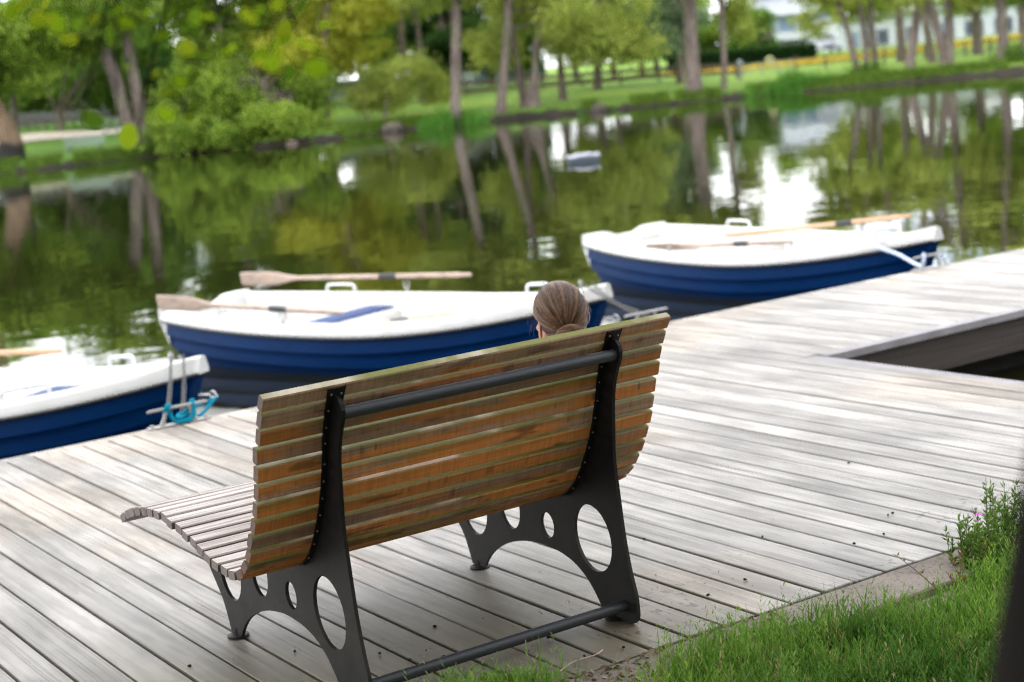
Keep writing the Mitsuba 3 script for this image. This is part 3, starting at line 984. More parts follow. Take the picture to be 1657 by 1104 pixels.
oar(1, (4.19, .74, .175), (1.976, .78, .105), 0.15, 'oar_grey', 'weathered oar along the near side of the boat behind the person')
oar(1, (4.66, -.70, .150), (1.916, -.77, .165), 0.15, 'oar_grey', 'pale oar along the far side of the boat behind the person')
oar(1, (3.2, -.02, -.22), (1.55, -.075, -.05), 1.3, 'oar_tan', 'short orange tan oar lying inside the boat behind the person', blade=.5)
oar(2, (3.25, -.40, -.02), (.901, -.62, .20), 1.2, 'oar_tan', 'tan oar slanting over the far side of the farthest right boat')
oar(2, (3.1, .70, .02), (1.02, .70, .145), 0.9, 'oar_grey', 'thin grey oar along the near side of the farthest right boat')
oar(0, (4.2, -.72, .14), (1.744, -.75, .135), 0.3, 'oar_tan', 'tan oar whose grip shows at the left edge of the photo')

# cleats, ropes, chains
CLE = [3.365, 6.80, 9.585]
CLAB = ['steel cleat on the jetty edge with cyan rope wound on it', 'steel cleat on the jetty edge half hidden behind the bench top', 'steel cleat on the jetty edge at the farthest right boat']
for x, lb in zip(CLE, CLAB):
    k = thing('mooring_cleat', lb, 'mooring cleat', 'mooring cleats on the jetty edge')
    y = 9.108
    part(k, 'bar', tube([(x - .185, y, .098), (x - .17, y, .102), (x + .17, y, .102), (x + .185, y, .098)], [.006, .009, .009, .006], 10), 'cleat_metal', smooth=50)
    for s in (-1, 1):
        part(k, 'leg', tube([(x + s * .105, y, .004), (x + s * .085, y, .05), (x + s * .07, y, .100)], [.016, .011, .011], 10), 'cleat_metal', smooth=50)
    part(k, 'base', box(x - .19, x + .19, y - .03, y + .03, -.003, .008, .003), 'cleat_metal')
    for s in (-1, 1):
        part(k, 'bolt', cat([tube([(x + s * .165, y, .008), (x + s * .165, y, .02)], .013, 6)]), 'cleat_metal')


def link(c, ax, up, L=.046, R=.0120, r=.0027):
    ax = ax / np.linalg.norm(ax)
    up = up - ax * (up @ ax)
    up /= np.linalg.norm(up)
    pts = []
    for q in np.linspace(0, 2 * np.pi, 13)[:-1]:
        o = (L / 2 - R) * np.sign(np.cos(q)) * (abs(np.cos(q)) > 1e-6)
        pts.append(c + ax * (o + R * np.cos(q)) + up * R * np.sin(q))
    pts.append(pts[0])
    return tube(pts, r, 5, cap=False)


def chain(p0, p1, sag, label):
    p0, p1 = np.array(p0, float), np.array(p1, float)
    n = int(np.linalg.norm(p1 - p0) * 1.05 / .036)
    out = []
    pts = [p0 + (p1 - p0) * t - np.array([0, 0, sag * 4 * t * (1 - t)]) for t in np.linspace(0, 1, n + 1)]
    for i in range(n):
        ax = pts[i + 1] - pts[i]
        side = np.cross(ax, [0, 0, 1.0])
        out.append(link((pts[i] + pts[i + 1]) / 2, ax, side if i % 2 else np.cross(side, ax)))
    solo('mooring_chain', cat(out), 'galvanised', label, 'chain', 'mooring chains of the boats', smooth=50)


for i, nm in ((0, 'leftmost boat'), (1, 'boat behind the person')):
    b0 = in_boat(i, [(.17, .10, zb + .135), (.10, .06, zb + .12)])
    x = CLE[i]
    chain(b0[0], (x - .05, 9.115, .115), .03, 'steel chain from the bow deck of the %s, left of the pair' % nm)
    chain(b0[1], (x + .03, 9.115, .07), .05, 'steel chain from the bow deck of the %s, right of the pair' % nm)
x = CLE[0]
eye0 = in_boat(0, [(-.06, 0, -.08)])[0]
rp = spline([(x - .085, 9.108, .085), (x - .075, 9.085, .112), (x - .06, 9.108, .122), (x - .05, 9.13, .09), (x - .035, 9.10, .03), (x + .01, 9.09, .016), (x + .06, 9.09, .02), (x + .10, 9.10, .05), (x + .09, 9.12, .118), (x + .11, 9.14, .11), (x + .12, 9.3, .03), tuple(eye0 * .5 + np.array([x + .12, 9.3, .03]) * .5 - np.array([0, 0, .06])), tuple(eye0)], 90)
rp2 = spline([(x - .07, 9.088, .09), (x - .055, 9.092, .118), (x - .04, 9.11, .12), (x - .04, 9.125, .07), (x - .02, 9.085, .012), (x + .05, 9.075, .012), (x + .09, 9.09, .06), (x + .105, 9.12, .122), (x + .125, 9.16, .09), (x + .13, 9.4, -.02), tuple(eye0 + np.array([0.01, 0, 0]))], 80)
def laid_rope(c, r):
    c = np.asarray(c, float)
    d = np.r_[0, np.cumsum(np.linalg.norm(np.diff(c, axis=0), axis=1))]
    u = np.linspace(0, d[-1], max(60, int(d[-1] / .006)))
    c = np.stack([np.interp(u, d, c[:, k]) for k in range(3)], 1)
    t = unit(np.gradient(c, axis=0))
    a = unit(np.cross(t, [0.13, 0.21, 0.97]))
    b = np.cross(t, a)
    out = []
    for q in range(3):
        ph = u / .052 * 2 * np.pi + q * 2 * np.pi / 3
        out.append(tube(c + (a * np.cos(ph)[:, None] + b * np.sin(ph)[:, None]) * r * .55, r * .62, 6))
    return cat(out)


solo('rope', cat([laid_rope(rp, .0105), laid_rope(rp2, .0100)]), 'rope_cyan', 'cyan rope from the leftmost boat wound round the cleat', 'rope', smooth=60)
b3 = in_boat(2, [(.40, .16, zb + .10), (.40, .31, zb + .10), (.40, .345, zb + .04)])
solo('rope', tube(spline([tuple(b3[0]), tuple(b3[1]), tuple(b3[2]), (9.78, 9.62, .055), (9.52, 9.14, .02), (9.50, 9.10, .06), (9.53, 9.12, .12)], 50), .015, 8), 'rope_white', 'pale blue rope hanging from the bow of the farthest right boat', 'rope', smooth=60)

# ------------------------------------------------------------------ near litter
LV, LF, LC = [], [], []


def flake(p, s, col, up=0.3):
    d = unit(rng.normal(size=(1, 3)) * [1, 1, up])[0]
    e = unit(np.cross(d, unit(rng.normal(size=(1, 3)) * [.3, .3, 1])[0])[None])[0]
    o = sum(len(v) for v in LV)
    LV.append(np.array([p - d * s, p + e * s * .5 + [0, 0, s * .3], p + d * s, p - e * s * .5]))
    LF.append(np.array([(0, 1, 2), (0, 2, 3)]) + o)
    LC.append(np.tile(np.array(col)[None], (4, 1)))


for i in range(300):
    x, y = rng.uniform(1.2, 6.2), rng.uniform(4.06, 6.6)
    if rng.random() < .8:
        x, y = rng.uniform(1.9, 3.6), rng.uniform(4.06, 5.0)
    flake(np.array([x, y, .006]), rng.uniform(.0015, .005), np.array([.05, .038, .025]) * rng.uniform(.5, 2.2))
for i in range(900):
    x, y = rng.uniform(2.0, 3.4), rng.uniform(3.55, 4.02)
    z = .0 if y > 3.79 else -.018
    flake(np.array([x, y, z]), rng.uniform(.006, .02), np.array([.16, .11, .07]) * rng.uniform(.4, 2.2), .5)
solo('leaf_litter', (np.vstack(LV), np.vstack(LF)), 'litter', 'brown crumbs of leaves and bark strewn over planks and kerb', 'litter', kind='stuff', color=np.vstack(LC))
cone = trimesh.creation.icosphere(subdivisions=2)
cvv = np.array(cone.vertices)
cvv = cvv * (1 + .18 * np.sin(cvv[:, 2:3] * 22) * np.cos(np.arctan2(cvv[:, 1:2], cvv[:, 0:1]) * 6)) * [.007, .007, .011]
mat('cone_brown', (0.018, 0.012, 0.009), 0.9)
cone_ply = mikit.ply((cvv, np.array(cone.faces)), 'cone_brown', smooth=False)
for x, y in [(1.36, 4.93), (1.79, 5.05), (2.33, 4.53), (2.42, 4.47), (2.75, 4.36), (2.62, 4.22), (2.86, 4.10), (2.73, 4.13), (3.05, 4.06), (3.55, 4.32), (3.36, 4.29), (4.08, 4.33), (4.23, 4.33), (3.93, 4.66), (2.29, 4.66), (1.93, 4.62), (2.1, 4.9), (4.9, 5.2), (3.2, 4.7), (3.63, 5.0), (2.55, 4.75), (2.0, 4.4), (4.45, 4.5), (4.42, 4.495)]:
    k = thing('alder_cone', 'tiny dark alder cone fallen on the jetty planks', 'cone', 'alder cones fallen on the planks')
    scene[k] = {**cone_ply, 'to_world': T().translate([x, y, .006]).scale(.6).rotate([0, 0, 1], float(rng.uniform(0, 360))).rotate([1, 0, 0], 80.0)}
solo('twig', tube(spline([(2.60, 4.075, .006), (2.68, 4.10, .012), (2.75, 4.105, .008), (2.80, 4.13, .006)], 14), .0022, 6), 'oar_grey', 'thin pale twig lying behind the bench foot', 'twig', smooth=60)

# ------------------------------------------------------------------ grass and plants at the near bank


def blades(pos, h, lean, w, col, rows=3):
    n = len(pos)
    ang = rng.uniform(0, 2 * np.pi, n)
    dirn = np.stack([np.cos(ang), np.sin(ang), np.zeros(n)], 1)
    side = np.stack([-np.sin(ang), np.cos(ang), np.zeros(n)], 1)
    V = []
    for r in range(rows + 1):
        t = r / rows
        c = pos + dirn * (lean * t ** 1.8)[:, None] * h[:, None] + np.array([0, 0, 1.0]) * (h * (t - .25 * lean * t ** 2))[:, None]
        ww = w * (1 - t ** 1.6)
        V += [c - side * ww[:, None], c + side * ww[:, None]] if r < rows else [c]
    V = np.stack(V, 1)
    m = V.shape[1]
    f = []
    for r in range(rows):
        a = 2 * r
        f += [(a, a + 1, a + 3), (a, a + 3, a + 2)] if r < rows - 1 else [(a, a + 1, a + 2)]
    F = (np.array(f)[None] + (np.arange(n) * m)[:, None, None]).reshape(-1, 3)
    C = np.repeat(col, m, 0)
    return V.reshape(-1, 3), F, C


def grass_edge(x):
    return np.interp(x, [-4, 1.0, 1.95, 2.02, 2.30, 2.36, 2.44, 2.66, 2.8, 3.3, 3.5, 3.8, 3.95, 4.4, 9], [3.55, 3.7, 3.75, 3.93, 3.93, 3.72, 3.64, 3.72, 3.86, 3.85, 3.66, 3.62, 3.70, 3.82, 3.8])


n = 210000
gxx = rng.uniform(1.2, 5.6, n)
gyy = rng.uniform(2.0, 4.05, n)
edge = grass_edge(gxx) + 0.07 * (meshkit.fbm(np.stack([gxx * 6, gxx * 0, gxx * 0], -1), 3) - .5)
dens = meshkit.fbm(np.stack([gxx * 5, gyy * 5, gxx * 0 + 2], -1), 3)
ok = (gyy < edge) & (rng.random(n) < 0.20 + 1.1 * np.clip(dens - .3, 0, 1)) & (rng.random(n) < np.clip((edge - gyy) / .12 + .15, 0, 1))
gxx, gyy = gxx[ok][:78000], gyy[ok][:78000]
tx, ty = rng.normal(2.20, .10, 4200), rng.uniform(3.78, 3.99, 4200)
gxx, gyy = np.r_[gxx, tx], np.r_[gyy, ty]
n = len(gxx)
hh = rng.uniform(.07, .18, n) * np.where((gxx < 2.55) & (gyy > 3.7), 0.98, 1.0) * (.6 + .8 * meshkit.fbm(np.stack([gxx * 4, gyy * 4, gxx * 0 + 8], -1), 3))
gmix = np.clip(1.8 * (meshkit.fbm(np.stack([gxx * 3, gyy * 3, gxx * 0 + 11], -1), 3) - .22) + rng.normal(0, .2, n), 0, 1)[:, None]
gcol = np.array([[0.075, 0.175, 0.026]]) * (1 - gmix) + np.array([[0.23, 0.39, 0.055]]) * gmix
dry = rng.random(n) < .07
gcol[dry] = [0.34, 0.30, 0.13]
gz0 = np.maximum(height(gxx, gyy), np.where(gyy > 3.79, -.006, np.where(gyy > 3.25, -.024, -1))) - .005
v, f, c = blades(np.stack([gxx, gyy, gz0], 1), hh, rng.uniform(.1, .75, n), rng.uniform(.0018, .0046, n), gcol)
sel = rng.random(n) < .30
sx, sy, sz, sh_, sm_ = gxx[sel], gyy[sel], gz0[sel], hh[sel] * rng.uniform(.7, 1.15, sel.sum()), gcol[sel]
m_, lv_ = len(sx), 12
tl = rng.uniform(-.04, .04, (m_, 1, 2))
tt_ = np.linspace(.15, 1.0, lv_)[None, :, None]
base_ = np.concatenate([sx[:, None, None] + tl[..., :1] * tt_, sy[:, None, None] + tl[..., 1:] * tt_, sz[:, None, None] + sh_[:, None, None] * tt_], -1)
an = rng.uniform(0, 6.3, (m_, lv_, 1))
dr_ = np.concatenate([np.cos(an) * .75, np.sin(an) * .75, np.full_like(an, .9)], -1)
ln_ = (rng.uniform(.016, .036, (m_, lv_, 1))) * (1.1 - .45 * tt_)
sd_ = np.concatenate([-np.sin(an), np.cos(an), an * 0], -1) * rng.uniform(.0016, .0030, (m_, lv_, 1))
V4 = np.stack([base_, base_ + dr_ * ln_ * .5 + sd_, base_ + dr_ * ln_, base_ + dr_ * ln_ * .5 - sd_], 2).reshape(-1, 3)
F4 = (np.array([(0, 1, 2), (0, 2, 3)])[None] + (np.arange(m_ * lv_) * 4)[:, None, None]).reshape(-1, 3)
C4 = np.repeat(np.clip(sm_ * [1.15, 1.12, 1.2] + .01, 0, .5), lv_ * 4, 0)
v, f, c = np.vstack([v, V4]), np.vstack([f, F4 + len(v)]), np.vstack([c, C4])
solo('grass', (v, f), 'grass_blade', 'fresh green long grass growing in front of the jetty', 'grass', kind='stuff', color=c)


def leafy_plant(x, y, nst, hmax, cols, label, spread=.12, narrow=.0035, leaf_l=.035, cat_='plant', lean=.25, per=34):
    z0 = -.05
    k = thing('bushy_plant', label, cat_)
    st, lv, lf, lc, o = [], [], [], [], 0
    for i in range(nst):
        a, r = rng.uniform(0, 2 * np.pi), spread * math.sqrt(rng.random())
        b = np.array([x + r * math.cos(a), y + r * math.sin(a), z0])
        h = hmax * rng.uniform(.55, 1.0)
        tipv = b + np.array([rng.normal(0, lean * .35) * h, rng.normal(0, lean * .35) * h, h])
        pts = spline([b, (b + tipv) / 2 + rng.normal(0, .01, 3), tipv], 7)
        st.append(tube(pts, np.linspace(.0022, .0009, 7), 4, cap=False))
        for j in range(per):
            t = rng.uniform(.12, 1.0)
            c = pts[0] + (pts[-1] - pts[0]) * t
            c = np.array([np.interp(t, np.linspace(0, 1, 7), pts[:, q]) for q in range(3)])
            d = unit(np.array([[rng.normal(), rng.normal(), rng.uniform(.5, 1.8)]]))[0]
            L = leaf_l * rng.uniform(.6, 1.2) * (1.15 - .4 * t)
            sd = unit(np.cross(d, rng.normal(size=3))[None])[0] * narrow
            nn = np.cross(d, sd) * .3
            lv.append(np.array([c, c + d * L * .45 + sd + nn, c + d * L, c + d * L * .45 - sd + nn]))
            lf.append(np.array([(0, 1, 2), (0, 2, 3)]) + o)
            o += 4
            q = rng.random()
            lc.append(np.tile((np.array(cols[0]) * (1 - q) + np.array(cols[1]) * q)[None], (4, 1)))
    part(k, 'stem', cat(st), 'bark', smooth=60)
    part(k, 'foliage', (np.vstack(lv), np.vstack(lf)), 'leaf', color=np.vstack(lc))
    return k


GR = [(.055, .115, .022), (.17, .28, .05)]
SG = [(.06, .10, .05), (.16, .21, .11)]
leafy_plant(4.22, 3.80, 60, .22, GR, 'upright bright green plant with narrow leaves nearest the kerb', .14)
leafy_plant(4.46, 3.86, 70, .28, GR, 'tallest upright green plant with narrow leaves beside the grass', .15)
leafy_plant(4.72, 3.84, 70, .27, GR, 'upright green plant with narrow leaves farthest along the kerb', .17)
leafy_plant(4.44, 3.66, 60, .20, SG, 'grey green needle leaved plant low among the taller plants', .15, .0022, .030)
leafy_plant(4.20, 3.66, 40, .17, SG, 'grey green needle leaved plant closest to the grass', .12, .0022, .030)
leafy_plant(4.68, 3.58, 60, .22, [(.09, .10, .055), (.22, .22, .12)], 'dry looking grey stemmed plant near the dark trunk', .16, .002, .03)
leafy_plant(5.05, 3.80, 70, .22, [(.08, .12, .03), (.20, .24, .07)], 'bushy green plant at the right edge of the photo', .16)
weed = leafy_plant(3.93, 3.70, 7, .20, [(.16, .055, .03), (.30, .20, .05)], 'spindly weed with reddish brown leaves leaning over the kerb', .05, .004, .024, lean=1.1, per=11)
leafy_plant(4.10, 3.74, 5, .19, [(.20, .13, .03), (.26, .22, .05)], 'yellowing weed stem beside the reddish weed', .02, .003, .024, per=18)
fl = thing('pink_flower', 'single pink flower on a thin stem above the kerb', 'flower')
fp = np.array([4.33, 3.965, .115])
part(fl, 'stem', tube(spline([(4.30, 3.86, -.04), (4.31, 3.90, .05), tuple(fp)], 8), .0014, 5), 'bark', smooth=60)
pv, pf = [], []
for i in range(8):
    a = i * math.pi / 4
    d, s = np.array([math.cos(a), math.sin(a), .35]), np.array([-math.sin(a), math.cos(a), 0])
    pv.append(np.array([fp, fp + d * .012 + s * .005, fp + d * .019, fp + d * .012 - s * .005]))
    pf.append(np.array([(0, 1, 2), (0, 2, 3)]) + 4 * i)
mat('petal', (0.62, 0.12, 0.50), 0.6)
part(fl, 'petals', (np.vstack(pv), np.vstack(pf)), 'petal')

# ------------------------------------------------------------------ trees


def leaves(cent, size, col, flat=0.5, up=None):
    """one small bent leaf per centre"""
    n = len(cent)
    nrm = unit(rng.normal(size=(n, 3)) * [1, 1, 1] + [0, 0, flat])
    a = unit(np.cross(nrm, rng.normal(size=(n, 3))))
    b = np.cross(nrm, a)
    s = np.broadcast_to(size, (n,))[:, None] * rng.uniform(.7, 1.3, (n, 1))
    V = np.stack([cent - a * s, cent + b * s * .55 + nrm * s * .15, cent + a * s, cent - b * s * .55 + nrm * s * .15], 1).reshape(-1, 3)
    F = (np.array([(0, 1, 2), (0, 2, 3)])[None] + (np.arange(n) * 4)[:, None, None]).reshape(-1, 3)
    return V, F, np.repeat(col, 4, 0)


def clump_points(clumps, n, twig=30, sig=.28, droop=.0):
    """leaf centres gathered round twig tips spread through the clumps (x, y, z, rx, rz)"""
    cl = np.array(clumps, float)
    w = cl[:, 3] ** 2 * cl[:, 4]
    idx = rng.choice(len(cl), n // twig + 1, p=w / w.sum())
    d = unit(rng.normal(size=(len(idx), 3)))
    r = rng.random(len(idx)) ** (1 / 2.2)
    tw = cl[idx, :3] + d * r[:, None] * np.stack([cl[idx, 3], cl[idx, 3], cl[idx, 4]], 1)
    tone = rng.random(len(idx))
    k = np.repeat(np.arange(len(idx)), twig)[:n]
    p = tw[k] + rng.normal(0, sig, (len(k), 3)) * [1, 1, .6]
    if droop:
        p[:, 2] -= rng.random(len(k)) ** 1.5 * droop
    return p, tone[k], tw


PAL = {
    'mid': ((.075, .140, .020), (.280, .370, .058)),
    'dark': ((.040, .092, .017), (.165, .260, .044)),
    'light': ((.185, .235, .048), (.420, .465, .115)),
    'yellow': ((.240, .270, .032), (.500, .500, .075)),
    'blue': ((.100, .160, .085), (.230, .300, .170)),
    'deep': ((.014, .042, .013), (.055, .105, .026)),
}


def far_tree(name, label, stems, clumps, n, pal, size=.135, category='tree', group=None, bark='bark', droop=0.0, sig=.30, limbs=8, extend=None):
    """stems: [(d, [(a, z, r), ...])]; clumps: [(a, d, z, rx, rz)] in metres across, away and up"""
    k = thing(name, label, category, group)
    tops = []
    for d, pts in stems:
        pts = [list(p) for p in pts]
        g = min(G(pts[0][0], d), pts[0][1])
        pts[0][1] = g - .15
        q = np.array([np.r_[P(a, d, z), r] for a, z, r in pts])
        if extend:
            dirn = unit((q[-1, :3] - q[-2, :3])[None])[0]
            L = max(0.5, (extend - q[-1, 2]) / max(dirn[2], .3))
            q = np.vstack([q, np.r_[q[-1, :3] + dirn * L * .5 + rng.normal(0, .15, 3), q[-1, 3] * .65], np.r_[q[-1, :3] + dirn * L + rng.normal(0, .3, 3), q[-1, 3] * .2]])
        s = spline(q, 26)
        ring = tube(s[:, :3], s[:, 3] * (1 + .12 * (meshkit.noise(np.stack([np.arange(26) * .9, np.full(26, rng.uniform(0, 99)), np.zeros(26)], 1)) - .5)), 14)
        vv = ring[0] + (meshkit.fbm(ring[0] * 5, 2)[:, None] - .5) * .06
        part(k, 'trunk', (vv, ring[1]), bark, smooth=60)
        tops.append(s)
    if clumps:
        cw = [(*P(a, d, z), rx, rz) for a, d, z, rx, rz in clumps]
        p, tone, tw = clump_points(cw, int(n * 1.35), droop=droop, sig=sig)
        lo, hi = PAL[pal]
        q = np.clip(tone + rng.normal(0, .18, len(tone)), 0, 1)[:, None]
        lo, hi = np.array(lo) * 1.45, np.minimum(np.array(hi) * 1.32, .62)
        v, f, c = leaves(p, size, np.array([lo]) * (1 - q) + np.array([hi]) * q)
        lm = []
        s0 = tops[0] if tops else None
        if s0 is not None:
            for i in range(limbs):
                j = rng.integers(len(tw))
                s0 = tops[rng.integers(len(tops))]
                b = s0[rng.integers(12, 25)]
                if np.linalg.norm(tw[j] - b[:3]) > 7:
                    continue
                mid = (b[:3] + tw[j]) / 2 + np.array([0, 0, .3])
                ss = spline([b[:3], mid, tw[j]], 8)
                lm.append(tube(ss, np.linspace(min(b[3] * .55, .12), .015, 8), 6, cap=False))
        if lm:
            part(k, 'branch', cat(lm), bark, smooth=60, kind='stuff')
        part(k, 'crown', (v, f), 'leaf', color=c)
    return k


def cl_box(a0, a1, d0, d1, z0, z1, n, r0, r1, fl=.75):
    out = []
    for i in range(n):
        r = rng.uniform(r0, r1)
        out.append((rng.uniform(a0, a1), rng.uniform(d0, d1), rng.uniform(z0, z1), r, r * fl))
    return out


FTG = 'tall trees along the far shore'
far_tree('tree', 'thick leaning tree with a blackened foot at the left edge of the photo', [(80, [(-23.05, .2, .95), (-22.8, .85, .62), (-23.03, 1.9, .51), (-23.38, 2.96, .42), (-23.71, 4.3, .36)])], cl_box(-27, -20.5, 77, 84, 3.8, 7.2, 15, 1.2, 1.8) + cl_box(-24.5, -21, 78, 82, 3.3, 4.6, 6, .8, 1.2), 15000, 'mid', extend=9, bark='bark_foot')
far_tree('tree', 'twin stemmed tree leaning left behind the far green bench', [(83, [(-17.54, -.3, .62), (-17.44, .5, .4), (-17.81, 1.6, .36), (-18.08, 3.44, .32), (-18.44, 4.83, .31), (-18.81, 6.52, .28)]), (83, [(-17.24, -.3, .46), (-17.03, .76, .34), (-17.09, 2.14, .31), (-17.19, 3.66, .28), (-17.25, 5.47, .26), (-17.25, 7.26, .25)])], cl_box(-21, -14.5, 80, 87, 5.8, 9.5, 12, 1.0, 1.7) + cl_box(-20.5, -18.6, 80, 83, 4.6, 6.5, 4, .9, 1.3), 12000, 'mid', extend=12)
far_tree('tree', 'slender tree whose trunk rises out of the overhanging bush', [(86, [(-12.83, -.2, .38), (-12.77, 1.34, .32), (-12.98, 2.93, .29), (-13.14, 5.13, .27), (-13.34, 7.0, .26)])], cl_box(-16, -10, 83, 90, 5, 12, 22, 1.2, 2.0), 14000, 'mid', extend=12)
far_tree('tree', 'brown trunk behind the pale bush, the left one of two', [(98, [(-4.95, .67, .29), (-4.75, 3.15, .24), (-4.59, 4.91, .24), (-4.36, 6.65, .22)])], cl_box(-8, -2.5, 95, 102, 6, 13, 16, 1.2, 2.0), 10000, 'light', extend=12)
far_tree('tree', 'brown trunk behind the pale bush, the right one of two', [(98, [(-3.78, .73, .26), (-3.62, 2.86, .18), (-3.63, 4.82, .16), (-3.72, 6.59, .16)])], cl_box(-5.5, -1, 96, 103, 6.5, 13, 14, 1.2, 2.0), 9000, 'mid', extend=12)
far_tree('tree', 'straight brown trunk in the green iris leaves, upper middle of the photo', [(82, [(-1.61, -.4, .42), (-1.61, .15, .27), (-1.4, 2.08, .24), (-1.22, 3.85, .24), (-1.03, 5.6, .24)])], cl_box(-4.5, 1.5, 79, 86, 6.0, 12.5, 22, 1.2, 1.9), 15000, 'light', extend=13)
far_tree('tree', 'slim trunk with a flared foot, left of the crooked tree', [(83.6, [(.5, -.2, .55), (.64, .28, .26), (.93, 1.85, .22), (1.26, 3.65, .22), (1.53, 5.44, .20)])], cl_box(-.8, 3.8, 81, 87, 5.8, 12, 18, 1.1, 1.8), 13000, 'light', extend=12)
far_tree('tree', 'crooked tree with a thick foot and a limb arching to the right', [(84.5, [(2.19, -.3, .65), (2.26, .32, .40), (2.55, 2.0, .19), (2.73, 3.22, .17), (3.18, 3.94, .16), (3.85, 4.4, .14), (4.66, 4.72, .12)]), (85.3, [(1.85, -.2, .34), (1.83, .82, .22), (1.7, 2.09, .19), (1.6, 3.66, .16), (1.7, 6, .12)])], cl_box(2.6, 7.6, 82, 87, 3.0, 7.0, 13, .9, 1.5) + cl_box(-.3, 2.6, 83, 88, 3.0, 5.5, 5, .8, 1.2), 10000, 'light', droop=.9)
far_tree('tree', 'pale slim trunk just right of the crooked tree', [(88, [(3.98, -.1, .33), (3.97, .91, .2), (3.99, 2.51, .18), (4.07, 4.42, .16)])], cl_box(2.5, 6.5, 86, 92, 5.5, 12, 14, 1.1, 1.8), 9000, 'light', extend=11)
far_tree('tree', 'dark trunk behind the fence under the pale drooping crown', [(95, [(6.22, .1, .28), (6.39, 2.02, .23), (6.48, 3.39, .21), (6.81, 5.41, .18)])], cl_box(4, 9.3, 93, 99, 3.6, 10, 12, 1.1, 1.8), 9000, 'light', extend=10, droop=.6)
far_tree('tree', 'tall grey trunk with a broad root flare, right of the upper middle', [(82, [(10.07, -.4, .85), (10.10, -.1, .62), (10.12, .30, .44), (10.12, 1.23, .35), (10.15, 2.72, .32), (10.23, 4.49, .31)])], cl_box(7.5, 12.2, 79, 85, 5.5, 12, 20, 1.1, 1.9), 14000, 'light', extend=13)
far_tree('tree', 'thin pale tree beside the tall grey trunk', [(83, [(11.63, -.2, .19), (11.77, .77, .15), (11.85, 2.57, .15), (11.9, 4.37, .14)])], cl_box(10.9, 12.9, 82, 85, 2.2, 8, 8, .5, .9, 1.4), 3000, 'light', extend=8)
far_tree('tree', 'brown trunk behind the far fence, left of the tall grey trunk', [(96, [(11.06, .68, .25), (11.12, 2.25, .21), (11.2, 3.98, .18)])], cl_box(8.6, 12, 94, 100, 2.8, 9, 11, .9, 1.6), 7000, 'blue', extend=9)
far_tree('tree', 'group of three thin brown stems on the right shore', [(81, [(18.05, -.1, .21), (17.83, .75, .17), (17.58, 2.25, .15), (17.24, 3.46, .14)]), (81, [(18.32, -.13, .21), (18.37, .7, .15), (18.35, 2.17, .14), (18.21, 3.65, .14)]), (81, [(18.74, -.11, .24), (18.8, .8, .15), (18.76, 2.13, .14), (18.74, 3.6, .12)])], cl_box(15.6, 20, 79, 84, 3.4, 7, 8, .7, 1.3) + cl_box(15.8, 17.4, 80, 83, 2.3, 3.6, 3, .5, .8), 5500, 'light', extend=8)
far_tree('tree', 'trunk leaning right, second from the group of three thin stems', [(79.5, [(19.91, -.4, .42), (20.07, .23, .25), (20.41, 1.94, .21), (20.73, 3.36, .19)])], cl_box(18.5, 23, 77, 82, 3.3, 7.5, 7, .7, 1.2), 3600, 'light', extend=9)
far_tree('tree', 'forked pair of trunks in a narrow V on the right shore', [(79.5, [(21.75, -.4, .45), (21.74, .5, .24), (21.52, 1.69, .21), (21.28, 2.72, .19)]), (79.5, [(21.92, -.4, .39), (21.97, .33, .24), (22.02, 1.78, .22), (22.08, 3.22, .21)])], cl_box(20, 24.5, 77, 82, 3.3, 8.5, 8, .7, 1.3), 4000, 'light', extend=10)
far_tree('tree', 'dark leaning trunk close behind the forked pair', [(92, [(24.52, .18, .27), (24.38, 1.2, .24), (24.22, 2.55, .22), (24.11, 3.56, .21)])], cl_box(22, 27, 90, 96, 3.6, 7.5, 7, .8, 1.4), 4000, 'mid', extend=9)
far_tree('tree', 'stout dark trunk before the white building, left of the forked pair', [(100, [(24.77, .5, .3), (24.8, 2.41, .26), (24.74, 3.86, .22)])], cl_box(22, 27.5, 98, 104, 3.3, 7, 7, .8, 1.4), 4000, 'mid', extend=9)
far_tree('tree', 'grey trunk with a dark ivy foot near the right edge of the photo', [(78.5, [(23.99, -.4, .46), (24.15, .25, .27), (24.27, 1.53, .25), (24.2, 2.97, .24)])], cl_box(22.5, 26.5, 76, 81, 3.5, 8.5, 7, .7, 1.3), 4000, 'light', extend=10)
far_tree('tree', 'stout trunk before the dark windows, near the right edge', [(98, [(28.77, .4, .33), (28.76, 1.95, .29), (28.77, 3.37, .27)])], cl_box(26, 31.5, 96, 102, 3.2, 9, 10, .9, 1.6), 6000, 'mid', extend=9)
far_tree('tree', 'thin trunk cut by the right edge of the photo', [(78.5, [(25.17, -.3, .24), (25.3, 1.14, .19), (25.42, 2.85, .18)])], cl_box(24.6, 28, 76, 82, 2.4, 8, 9, .7, 1.4), 5500, 'mid', extend=8)
far_tree('tree', 'upright trunk behind the leaning tree at the left edge', [(90, [(-25.41, .7, .23), (-25.24, 2.18, .18), (-25.12, 3.48, .17), (-24.63, 6.36, .15)])], cl_box(-28, -21.5, 88, 95, 4.0, 8, 13, 1.1, 1.8), 10000, 'dark', extend=10)
far_tree('tree', 'thin dark pole like trunk before the grey board fence', [(97, [(-24.7, .5, .15), (-24.68, 1.6, .13), (-24.67, 2.66, .11)])], cl_box(-27, -20.5, 96, 101, 3.7, 7.5, 11, 1.0, 1.7), 8000, 'dark', droop=.8)

